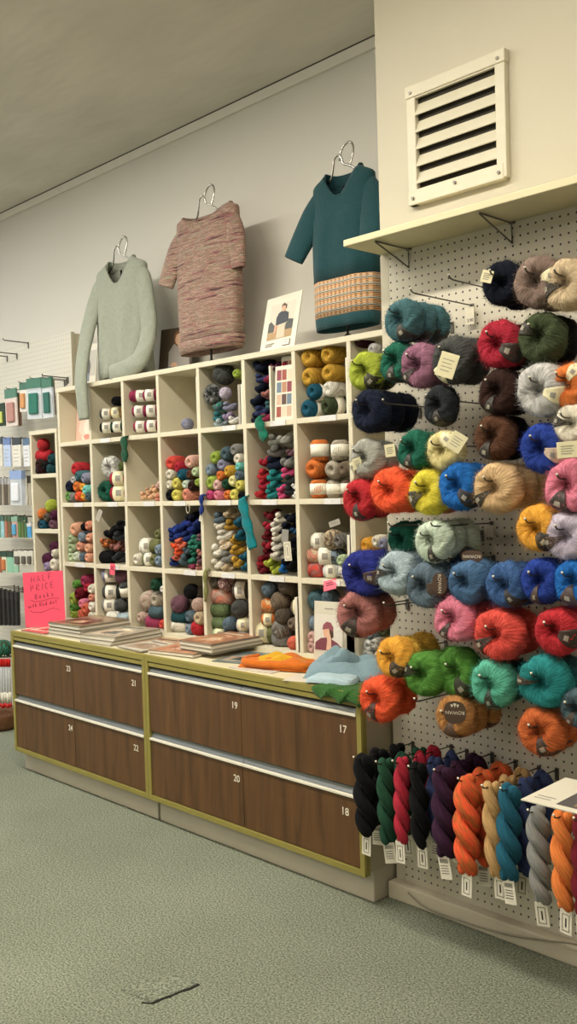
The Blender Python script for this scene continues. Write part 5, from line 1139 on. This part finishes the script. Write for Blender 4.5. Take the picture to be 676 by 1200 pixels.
swatch([(303, 491), (306, 500), (309, 508), (312, 515)], 0.040, 'emerald', 'small sea green swatch hanging below the navy hanks cubby')
swatch([(144, 512), (145, 522), (145.5, 532), (145, 541)], 0.045, 'dark green', 'dark green swatch hanging at second cubby of second row')
swatch([(236, 580), (235.5, 588), (236, 597), (235, 603)], 0.022, 'deep blue', 'narrow blue swatch hanging between fourth and fifth cubbies')
swatch([(241, 668), (240, 680), (241, 692), (240, 705)], 0.022, 'olive', 'narrow olive swatch hanging between fourth and fifth bottom cubbies')
def white_tag(u_, v_, w_, h_, label, spin=0.0, mat=None, Y=2.588, framed=True):
    p = W(u_, v_, Y); o = bx('paper_tag', mat or card_m, (-w_/2, -0.0007, -h_/2), (w_/2, 0.0007, h_/2), None, 0.0004, p, (0, spin, 0.2))
    mb = MB()
    if framed:
        for a_, b_, c_, d_ in ((-.32, .32, -.42, -.39), (-.32, .32, .36, .39), (-.32, -.27, -.42, .39), (.27, .32, -.42, .39), (-.06, .06, -.25, .22)): mb.box((a_*w_, -0.0012, c_*h_), (b_*w_, -0.0006, d_*h_))
    else:
        for k in range(3): mb.box((-.3*w_, -0.0012, (.25-.2*k)*h_-0.001), (.3*w_, -0.0006, (.25-.2*k)*h_+0.001))
    mb.done('printed_lines', ink_grey, o); tag(o, label, 'tag', 'paper tags in the pigeonholes')
white_tag(337, 646, 0.034, 0.075, 'white framed tag hanging on the cream and navy hanks', -0.08)
white_tag(334, 628, 0.032, 0.05, 'dim grey tag above the white framed tag', 0.1, plain('dim tag', '8d8a84', 0.7), framed=False)
white_tag(116, 604, 0.028, 0.060, 'grey curled tag at the left edge of black hanks cubby', 0.5, plain('grey tag', 'a8a498', 0.7), framed=False)
white_tag(235.5, 607, 0.018, 0.030, 'tiny white tag below the narrow blue swatch', 0.3, framed=False)
white_tag(392, 613, 0.05, 0.022, 'grey slip lying on the striped skeins in third row', -0.3, plain('grey tag', 'a8a498', 0.7), framed=False, Y=2.64)
p = W(201.5+18.7, 596, 2.59); o = MB().tube([(0.012*math.cos(2*PI*i/16), 0, 0.02*math.sin(2*PI*i/16)) for i in range(16)], 0.002, 6, closed=True).done('string_loop', plain('string', 'b8b09c', 0.9), None, p, smooth=True)
tag(o, 'pale string loop hanging under the fourth cubby of second row', 'string')

# ------------------------------------------------------------------ magazines on the counter
ZK = 0.692
PAGES = [plain('magazine pages '+c, c, 0.7, var=0.12, scale=3, stretch=(1, 1, 400)) for c in ('e2dccc', '8d887a', 'd6d0c0', 'a39d8e')]
def photo(c):
    key = 'photo '+c
    if key in MATS: return MATS[key]
    m, nt, p = base_mat('printed photo '+c); L = nt.links.new
    tc = N(nt, 'ShaderNodeTexCoord'); no = N(nt, 'ShaderNodeTexNoise'); no.inputs['Scale'].default_value = 16; no.inputs['Detail'].default_value = 3; no.inputs['Distortion'].default_value = 0.8
    L(tc.outputs['Object'], no.inputs['Vector']); r = N(nt, 'ShaderNodeValToRGB'); e = r.color_ramp.elements; q = lin(c)
    e[0].position = 0.34; e[0].color = tuple(x*0.35 for x in q[:3])+(1,); e[1].position = 0.66; e[1].color = tuple(min(1, x*1.5+0.12) for x in q[:3])+(1,)
    for pos, k in ((0.45, (1.2, 0.9, 0.8)), (0.52, (0.75, 0.8, 0.85)), (0.58, (1.3, 1.05, 0.9))):
        w_ = e.new(pos); w_.color = tuple(min(1, x*y) for x, y in zip(q[:3], k))+(1,)
    L(no.outputs['Fac'], r.inputs['Fac']); L(r.outputs[0], p.inputs['Base Color']); p.inputs['Roughness'].default_value = 0.3
    MATS[key] = m; return m
def mag(x, y, z, rz, w_, d_, t_, col, label, group, pic=None, pic2=None):
    o = MB().box((0.001, 0.001, 0.0004), (w_-0.001, d_-0.001, t_-0.0008), 0.0004).done('magazine', PAGES[int(round(z/t_)) % 4], None, (x, y, z), (0, 0, rz))
    cv = plain('cover '+col, col, 0.28, var=0.10, scale=14)
    c = MB().box((0, 0, t_-0.0009), (w_, d_, t_-0.0002)).box((0, 0, 0.0), (w_, d_, 0.0006)).box((0, 0.0, 0.0), (0.0012, d_, t_-0.0002)).done('cover', cv, o)
    if pic:
        MB().prism([(w_*0.12, d_*0.1), (w_*0.9, d_*0.16), (w_*0.8, d_*0.6), (w_*0.4, d_*0.72), (w_*0.1, d_*0.5)], 2, t_-0.0004, t_+0.0001).done('printed_photo', photo(pic), c)
        MB().box((w_*0.1, d_*0.80, t_-0.0004), (w_*0.7, d_*0.86, t_+0.0001)).done('printed_title', printcol(pic2 or '5a4a40'), c)
    if pic2:
        MB().prism([(w_*0.3, d_*0.2), (w_*0.7, d_*0.22), (w_*0.62, d_*0.5), (w_*0.36, d_*0.46)], 2, t_-0.0002, t_+0.0003).done('printed_photo', photo(pic2), c)
    tag(o, label, 'magazine', group); return o
def stack(x, y, z, rz, w_, d_, t_, cols, where, group, pic=None, pic2=None, jit=0.006, fan=0.0):
    n_ = len(cols)
    for k, c in enumerate(cols):
        top = k == n_-1
        pos = 'topmost' if top else ('lowest' if k == 0 else '%s from top' % ORD[n_-1-k])
        mag(x+random.uniform(-jit, jit), y+random.uniform(0, jit), z+k*t_, rz+fan*k+random.uniform(-0.015, 0.015), w_, d_, t_, c, 'magazine %s in the %s' % (pos, where), group, pic if top else None, pic2 if top else None)
stack(-4.03, 2.285, ZK, 0.03, 0.265, 0.275, 0.0084, ['b8b0a0', 'c8c0b0', 'a89c88', 'd0c8b8', 'b0a898', 'c0b8a8', 'd0c8b8', '8a7258'], 'tall stack beside the pink sign', 'tall stack of magazines', '6a3430', 'b89c80')
stack(-3.735, 2.272, ZK, 0.06, 0.22, 0.285, 0.0076, ['c0b8a8', 'b0a898', 'c8c0b0', 'd0c8b4', 'aaa08c'], 'second stack from the pink sign', 'second stack of magazines', 'd0c6b0', '5f6a68', fan=0.03)
mag(-3.485, 2.30, ZK, 0.12, 0.21, 0.275, 0.005, 'b08a6c', 'single brown covered magazine lying left of the cabinet joint', 'loose magazines on the counter', 'c8a688')
mag(-3.46, 2.285, ZK+0.0052, -0.06, 0.20, 0.20, 0.005, 'cfc8b8', 'pale magazine lying on the single brown covered one', 'loose magazines on the counter', 'a89c88')
stack(-3.232, 2.285, ZK, 0.16, 0.25, 0.24, 0.006, ['c8c0b0', 'd0c8b8', 'c09070'], 'low spread stack right of the cabinet joint', 'low stack of magazines', 'c88c6a', 'd8c8b0')
stack(-3.105, 2.352, ZK+0.0185, 0.03, 0.20, 0.275, 0.0084, ['c8c0b0', 'b8b0a0', 'd0c8b8', 'c0b8a8', 'a8765a'], 'stack in front of the moss green balls', 'right stack of magazines', 'b88a68', 'd8c4a8')
stack(-4.26, 2.27, ZK, 0.05, 0.205, 0.26, 0.005, ['c8b8a8', 'c0584e'], 'pair at the foot of the pink sign', 'magazines under the pink sign', 'd8c8b8', 'a83a3a')
mag(-2.875, 2.33, ZK, 0.25, 0.17, 0.235, 0.004, '6f807e', 'teal covered magazine lying left of the orange cap', 'loose magazines on the counter', 'b8b0a0', '3f5a60')
mag(-2.72, 2.285, ZK, 0.10, 0.21, 0.20, 0.003, 'd8d2c4', 'white sheet folder lying under the orange cap', 'loose magazines on the counter', 'c0bab0')

# knitted cap, lying flat -----------------------------------------------------
def pillow(name, mat, parent, loc, rz, lx, ly, hz, seed, n=36, crease=0.12, p=2.6):
    rg = np.random.default_rng(seed); a = rg.uniform(0, 6.28, 6)
    top = []; 
    for i in range(n+1):
        row = []
        for j in range(n+1):
            s_, t_ = -1+2*i/n, -1+2*j/n
            e_ = max(0, (1-abs(s_)**p))**0.45*max(0, (1-abs(t_)**p))**0.45
            f_ = 1+crease*(math.sin(4*s_+2.5*t_+a[0])+0.7*math.sin(-3*s_+6*t_+a[1])+0.5*math.sin(9*s_+a[2]+3*t_))
            row.append((lx/2*s_*(1+0.06*math.sin(3*t_+a[3])), ly/2*t_*(1+0.06*math.sin(3*s_+a[4])), hz*e_*f_+0.0005))
        top.append(row)
    bot = [[(x, y, 0) for x, y, z in r_] for r_ in top]
    mb = MB().grid(top).grid(bot[::-1]); 
    o = mb.done(name, mat, parent, loc, (0, 0, rz), smooth=True); return o
or_k = knit('orange cap knit', 'c8691e'); ye_k = knit('yellow cap knit', 'c89a26')
cap = pillow('knitted_cap', or_k, None, (-2.575, 2.425, ZK+0.0035), 0.30, 0.29, 0.16, 0.038, 3, crease=0.16)
cap.name = 'cap'; tag(cap, 'orange and yellow knitted cap lying flat on the counter', 'cap')
pillow('yellow_band', ye_k, cap, (0.0, -0.012, 0.006), 0.12, 0.24, 0.075, 0.036, 8, crease=0.18)
br_ = MB().tube(smooth_path([(-0.135, 0.05, 0.018), (-0.145, -0.02, 0.020), (-0.12, -0.066, 0.018), (-0.04, -0.076, 0.016), (0.05, -0.076, 0.018), (0.13, -0.072, 0.020), (0.148, -0.02, 0.02)]), 0.013, 12).done('rolled_brim', or_k, cap, smooth=True)
# blue grey knit heap, pale blue piece, paper and green cloth
bl_k = knit('blue grey knit', '7c959e'); pb_k = knit('pale blue knit', 'a9c0c8'); gr_k = knit('green cloth knit', '35602a')
hp = pillow('knitted_shawl', bl_k, None, (-2.285, 2.485, ZK+0.002), 0.45, 0.30, 0.25, 0.050, 5, crease=0.14)
tag(hp, 'crumpled blue-grey knitted shawl on the counter beside the standing card', 'shawl')
pillow('raised_fold', bl_k, hp, (-0.05, 0.01, 0.03), 0.6, 0.15, 0.10, 0.05, 12, crease=0.16, p=2.0)
fd = pillow('folded_knit', pb_k, None, (-2.23, 2.335, ZK+0.006), 0.35, 0.17, 0.11, 0.020, 6, crease=0.08, p=5)
tag(fd, 'pale blue folded knit piece lying at the front of the shawl', 'knitwear')
pp = bx('paper_sheet', white_card, (-0.12, -0.06, 0), (0.12, 0.06, 0.0015), None, 0.0004, (-2.30, 2.345, ZK+0.0003), (0, 0, 0.35)); tag(pp, 'cream paper sheet under the pale blue folded knit', 'paper')
rows = []
for i, (y, z) in enumerate(((2.40, 0.6975), (2.34, 0.699), (2.29, 0.700), (2.262, 0.6985), (2.247, 0.692), (2.244, 0.682), (2.243, 0.672), (2.242, 0.662))):
    rows.append([(-2.235+0.20*j/15+0.01*math.sin(i+j), y+0.004*math.sin(j*1.3+i), z-(0.0 if i < 4 else 0.008*math.sin(j*0.9)+0.010*(j/15-0.3))+(0.003*math.sin(j*1.7+i) if i < 4 else 0)) for j in range(16)])
g_ = MB().grid(rows).done('cloth', gr_k, None, smooth=True); solid(g_, 0.004); tag(g_, 'green knitted cloth draped over the front corner of the counter', 'cloth')

# cable along the skirting ------------------------------------------------------
pts = [W(478, 1046, 2.362), W(500, 1064, 2.360), W(540, 1079, 2.359), W(590, 1094, 2.358), W(640, 1102, 2.357), W(676, 1107, 2.357), W(730, 1122, 2.357)]
cb = MB().tube(smooth_path(pts), 0.0028, 8).done('cable', plain('grey cable', '8b8371', 0.6), None, smooth=True); tag(cb, 'thin grey cable sagging along the skirting under the hanks', 'cable')

# ------------------------------------------------------------------ craft packets on the left pegboard
def mcol(c, r=0.45): return plain('packet '+c, c, r, var=0.06, scale=40)
def packet(u0_, v0_, u1_, v1_, Y, label, body, head=None, item=None, clear=False, hook_=True, t=0.008, group='craft packets on the left pegboard', name='craft_packet', rz=0.15, ink2=None):
    a_, b_ = W(u0_, v0_, Y), W(u1_, v1_, Y); w_, h_ = (b_.x-a_.x)*0.97, a_.z-b_.z
    o = bx(name, plastic if clear else mcol(body), (-w_/2, -t/2, -h_), (w_/2, t/2, 0), None, 0.0015, ((a_.x+b_.x)/2, Y, a_.z), (0, random.uniform(-0.03, 0.03), rz))
    if clear: bx('backing_card', mcol(body), (-w_*0.46, t*0.5+0.0002, -h_*0.96), (w_*0.46, t*0.5+0.0022, -h_*0.04), o, 0.0003)
    if head: bx('header_card', mcol(head), (-w_/2-0.0005, -t/2-0.0012, -h_*0.24), (w_/2+0.0005, t/2+0.0004, 0.002), o, 0.0006)
    if item:
        if isinstance(item, str):
            m2 = MB().box((-w_*0.30, -t*0.5-0.012, -h_*0.88), (w_*0.30, -t*0.5+0.001, -h_*0.36), min(0.005, w_*0.1)); m2.done('contents', mcol(item, 0.6), o)
    if ink2:
        mb = MB()
        for k in range(4): mb.box((-w_*0.34, -t/2-0.0006, -h_*(0.42+0.13*k)-0.0022), (w_*(0.30-0.12*(k % 2)), -t/2+0.0002, -h_*(0.42+0.13*k)+0.0022))
        mb.done('printed_lines', mcol(ink2), o)
    tag(o, label, 'packet', group)
    if hook_:
        L = 2.78-Y+0.03
        hook((a_.x+b_.x)/2, a_.z+0.001-0.004, L, 'hook of the '+label.split(' hanging')[0], 'wire hooks on the left pegboard', Y=2.78, mat=wire_grey)
    return o
Yp = 2.66
for (tu, tv, bu, bv, lab) in ((10, 399.5, 32.5, 402, 'bare hook with plate high on the left pegboard, rightmost of the upper three'), (6.5, 412, 19, 415, 'bare hook high on the left pegboard, middle of the upper three'), (-2, 416, 7.7, 418, 'bare hook at the left edge of the photo, lowest of the upper three'), (57, 440, 79, 443, 'bare hook right of the clear packets near the narrow shelf')):
    p = W(bu, bv, 2.775); hook(p.x, p.z, 0.16 if tu > 0 else 0.09, lab, 'bare hooks on the left pegboard', Y=2.78, mat=wire_grey, r=0.0032)
packet(-4, 474, 5.5, 499, Yp, 'dark green packet hanging at the left edge of the upper row', '2c4030', '24382a', 'c0c86a')
packet(7, 457, 19.5, 499, Yp, 'pinkish packet with green header hanging in upper row', 'd2c4bc', '4f7a68', 'b08078', ink2='9a8f96')
packet(20.5, 461, 25.5, 499, Yp+0.04, 'brown backed packet hanging behind the pinkish one', '8a6a58', '6f7a6a')
packet(24, 449.5, 32, 482, Yp, 'small packet with green header and orange contents hanging', 'd8d4cc', '3f6a58', 'c8905a')
packet(33.5, 445, 49, 490, Yp, 'clear packet of green tools hanging, left of two wide ones', 'c8ccd0', '3f6f5c', '1f6a5a', clear=True, t=0.014)
packet(50.5, 444, 61.5, 489, Yp, 'clear packet with green tool hanging, right of two wide ones', 'c4cad4', '40705e', '1f5e54', clear=True, t=0.014)
packet(62, 445, 64.5, 486, Yp+0.05, 'thin brown packet edge hanging beside the clear packets', '7a6250', None)
for k, (a_, b_) in enumerate(((-6, 3.2), (4.5, 13.2), (15, 25), (27.5, 35.5))):
    packet(a_, 513.5+0.2*k, b_, 546.5, Yp, '%s white packet with dark picture top hanging in second row' % ('leftmost', 'blue tinted second', 'third', 'rightmost')[k], ('d8d4c8', 'b4c4e4', 'dcd8cc', 'd8dade')[k], ('4a5560', '6a80b0', '3c4248', '56708c')[k], None, ink2='a8a49a', rz=0.05)
for k in range(5):
    packet(-5+3.6*k, 560, -1.8+3.6*k, 592, Yp+0.01*(k % 2), 'narrow brown needle packet, %s from left, hanging in third row' % ORD[k], ('8a8072', '6f665a', '94897a', '5e564c', '857a6a')[k], 'a8a8a8', None, hook_=(k % 2 == 0), rz=0.2)
packet(15.5, 552, 26.5, 592, Yp-0.03, 'crinkled blue and white plastic packet hanging in third row', 'cfd8ea', '8aa0cc', 'dce0e8', clear=True, t=0.03, rz=0.3)
packet(27, 560, 31.5, 592, Yp, 'white packet hanging right of the crinkled blue one', 'dcd8d0', None, None, ink2='a0988c')
packet(32.5, 558, 36, 592, Yp+0.02, 'dark topped packet hanging beside the narrow shelf', 'd0c8b8', '4a4440')
for k, (a_, b_, c, h_) in enumerate(((-5, 1, '7ab0a0', '3a5a50'), (1.5, 5.5, '98c4c8', '4a6a60'), (6, 9, 'b0705a', '5a6a50'), (9.5, 13.8, '6f5a3a', '3c5a44'), (14.3, 21, 'c89a94', '8ab09a'), (21.5, 25, '4f7a3c', '2f4a34'), (25.3, 28.5, '5a6a3a', '34503a'), (28.8, 32.2, '3f6a40', '2a4630'))):
    packet(a_, 604+0.3*k, b_, 630, Yp, '%s small craft packet hanging in the fourth row' % ('leftmost teal', 'pale teal', 'rust', 'brown', 'pink and blue', 'leaf green', 'olive', 'rightmost green')[k], c, h_, ('5aa0c8' if k == 4 else None), hook_=(k % 2 == 0), rz=0.1)
packet(32.4, 613, 36.5, 630, Yp-0.03, 'blue rounded packet hanging beside the narrow shelf', '4a9ad0', 'd8d8dc')
for k, (a_, b_, c) in enumerate(((-4, 2.2, 'a05a3a'), (2.6, 8.4, 'd0dcc4'), (9, 15.5, '8ac0a4'), (16, 22, '9cc8ac'))):
    packet(a_, 646+0.5*k, b_, 671, Yp, '%s packet hanging in the fifth row' % ('leftmost rust', 'pale', 'mint green', 'second mint green')[k], c, '2f4a3c', ('c87a4a' if k == 1 else None), rz=0.1)
for k, (a_, b_) in enumerate(((17.5, 25), (26, 32), (33, 38.5))):
    packet(a_, 645, b_, 663, Yp-0.03, '%s white card with dark oval button hanging in fifth row' % ('left', 'middle', 'right')[k], 'd6d2c6', None, '5a5650', rz=0.2)
for k in range(6):
    packet(-6+5.0*k, 688+1.2*k, -2.2+5.0*k, 733, Yp, 'black case, %s from left, hanging in the lowest row' % ORD[k], '1c1a1c', '2a282a', None, t=0.02, rz=0.1, name='needle_case', hook_=True)
    bl_ = None
for k in range(6):
    a_ = W(-5+3.1*k, 772, 2.60+0.012*(k % 2)); b_ = W(-5+3.1*k, 829, 2.60)
    t_ = empty('needle_tube', (a_.x, a_.y, b_.z)); hh = a_.z-b_.z
    tag(t_, 'clear needle tube with red cap, %s from left, below the counter end' % ORD[k], 'knitting needles', 'red capped needle tubes')
    r_ = 0.0075
    MB().tube([(0, 0, 0.02), (0, 0, hh-0.02)], r_*0.9, 10).done('tube', plastic, t_, smooth=True)
    MB().tube([(0, 0, 0.012), (0, 0, hh-0.03)], r_*0.5, 8).done('needles', mcol('8a8478'), t_, smooth=True)
    MB().tube([(0, 0, hh-0.045), (0, 0, hh-0.004), (0, 0, hh)], [r_*1.2, r_*1.25, r_*0.8], 12).done('cap', mcol('d02018', 0.35), t_, smooth=True)
    MB().tube([(0, 0, 0.028), (0, 0, 0.088)], r_*1.02, 12).done('paper_label', paper, t_, smooth=True)
    MB().tube([(0, 0, 0.0), (0, 0, 0.024)], r_*1.15, 12).done('end_cap', mcol('c01c18', 0.35), t_, smooth=True)
    hook(a_.x, a_.z+0.004, 2.78-a_.y+0.02, 'hook of the needle tube %s from left' % ORD[k], 'hooks of the needle tubes', Y=2.78, mat=wire_grey)
# green yarn bundle and brown basket at the far left
a_ = W(3, 760, 2.62); o = link('yarn_bundle', BA[1], yarn('forest green', 'jade', True), None, a_, (0, 0, 0), (0.062, 0.05, 0.05)); tag(o, 'dark green fuzzy bundle hanging at the left edge above the red caps', 'yarn')
hook(a_.x, a_.z+0.03, 0.2, 'hook of the dark green bundle', 'hooks of the needle tubes', Y=2.78, mat=wire_grey)
bp_ = WZ(0, 853, 0.0); bk = MB(); nb = 32
def bring(r_, z): return [(r_*math.cos(2*PI*i/nb), r_*math.sin(2*PI*i/nb), z+0.002*math.sin(i*8)) for i in range(nb)]
bk.grid([bring(q, z) for q, z in ((0.02, 0.004), (0.105, 0.002), (0.112, 0.02), (0.115, 0.04), (0.12, 0.07), (0.124, 0.09), (0.118, 0.093), (0.112, 0.07), (0.10, 0.012), (0.02, 0.01))], True)
bko = bk.done('basket', plain('brown wicker', '6a4526', 0.7, var=0.25, scale=60), None, (bp_.x, bp_.y, 0.001), smooth=True); tag(bko, 'brown wicker basket on the carpet at the left edge', 'basket')

# ------------------------------------------------------------------ light
def area(name, loc, sx, sy, power, col, rot=(0, 0, 0)):
    l = bpy.data.lights.new(name, 'AREA'); l.shape = 'RECTANGLE'; l.size = sx; l.size_y = sy; l.energy = power; l.color = col
    o = bpy.data.objects.new(name, l); C.objects.link(o); o.location = loc; o.rotation_euler = rot; return o
for tx_, pw_, tc_ in ((-6.6, 30, (0.94, 0.97, 1.0)), (-4.9, 32, (0.98, 0.97, 0.93)), (-3.2, 40, (1.0, 0.94, 0.82)), (-1.5, 26, (1.0, 0.92, 0.78)), (0.2, 17, (1.0, 0.92, 0.78))):
    area('ceiling_tube_light', (tx_, 1.15, ZC-0.05), 1.45, 0.10, pw_, tc_)
area('ceiling_tube_light', (-3.4, -2.0, ZC-0.05), 1.5, 0.16, 16, (1.0, 0.93, 0.80))  # weak fill added behind the eye, no fitting known there
area('ceiling_tube_light', (-0.9, -1.7, ZC-0.05), 1.5, 0.16, 32, (1.0, 0.93, 0.80))  # fill added to lift the ambient light on pegboard and column
area('cool_side_fill', (-7.9, -1.6, 1.6), 2.4, 1.8, 22, (0.88, 0.94, 1.0), (0, -PI/2, 0))  # cool fill added at the left wall, which has no window
area('added_ceiling_uplight', (-4.2, -0.2, 2.62), 1.5, 0.16, 33, (1.0, 0.95, 0.84), (PI, 0, 0))  # upward fill added to brighten the ceiling, no pendant fitting exists
area('added_ceiling_uplight', (-1.8, -0.2, 2.62), 1.5, 0.16, 33, (1.0, 0.95, 0.84), (PI, 0, 0))  # second added upward fill for the ceiling
wd = bpy.data.worlds.new('world'); wd.use_nodes = True; S.world = wd
wd.node_tree.nodes['Background'].inputs[0].default_value = (0.5, 0.5, 0.48, 1); wd.node_tree.nodes['Background'].inputs[1].default_value = 0.06
S.view_settings.view_transform = 'Standard'; S.view_settings.look = 'None'; S.view_settings.gamma = 1; S.view_settings.use_curve_mapping = False
S.view_settings.exposure = 0.35
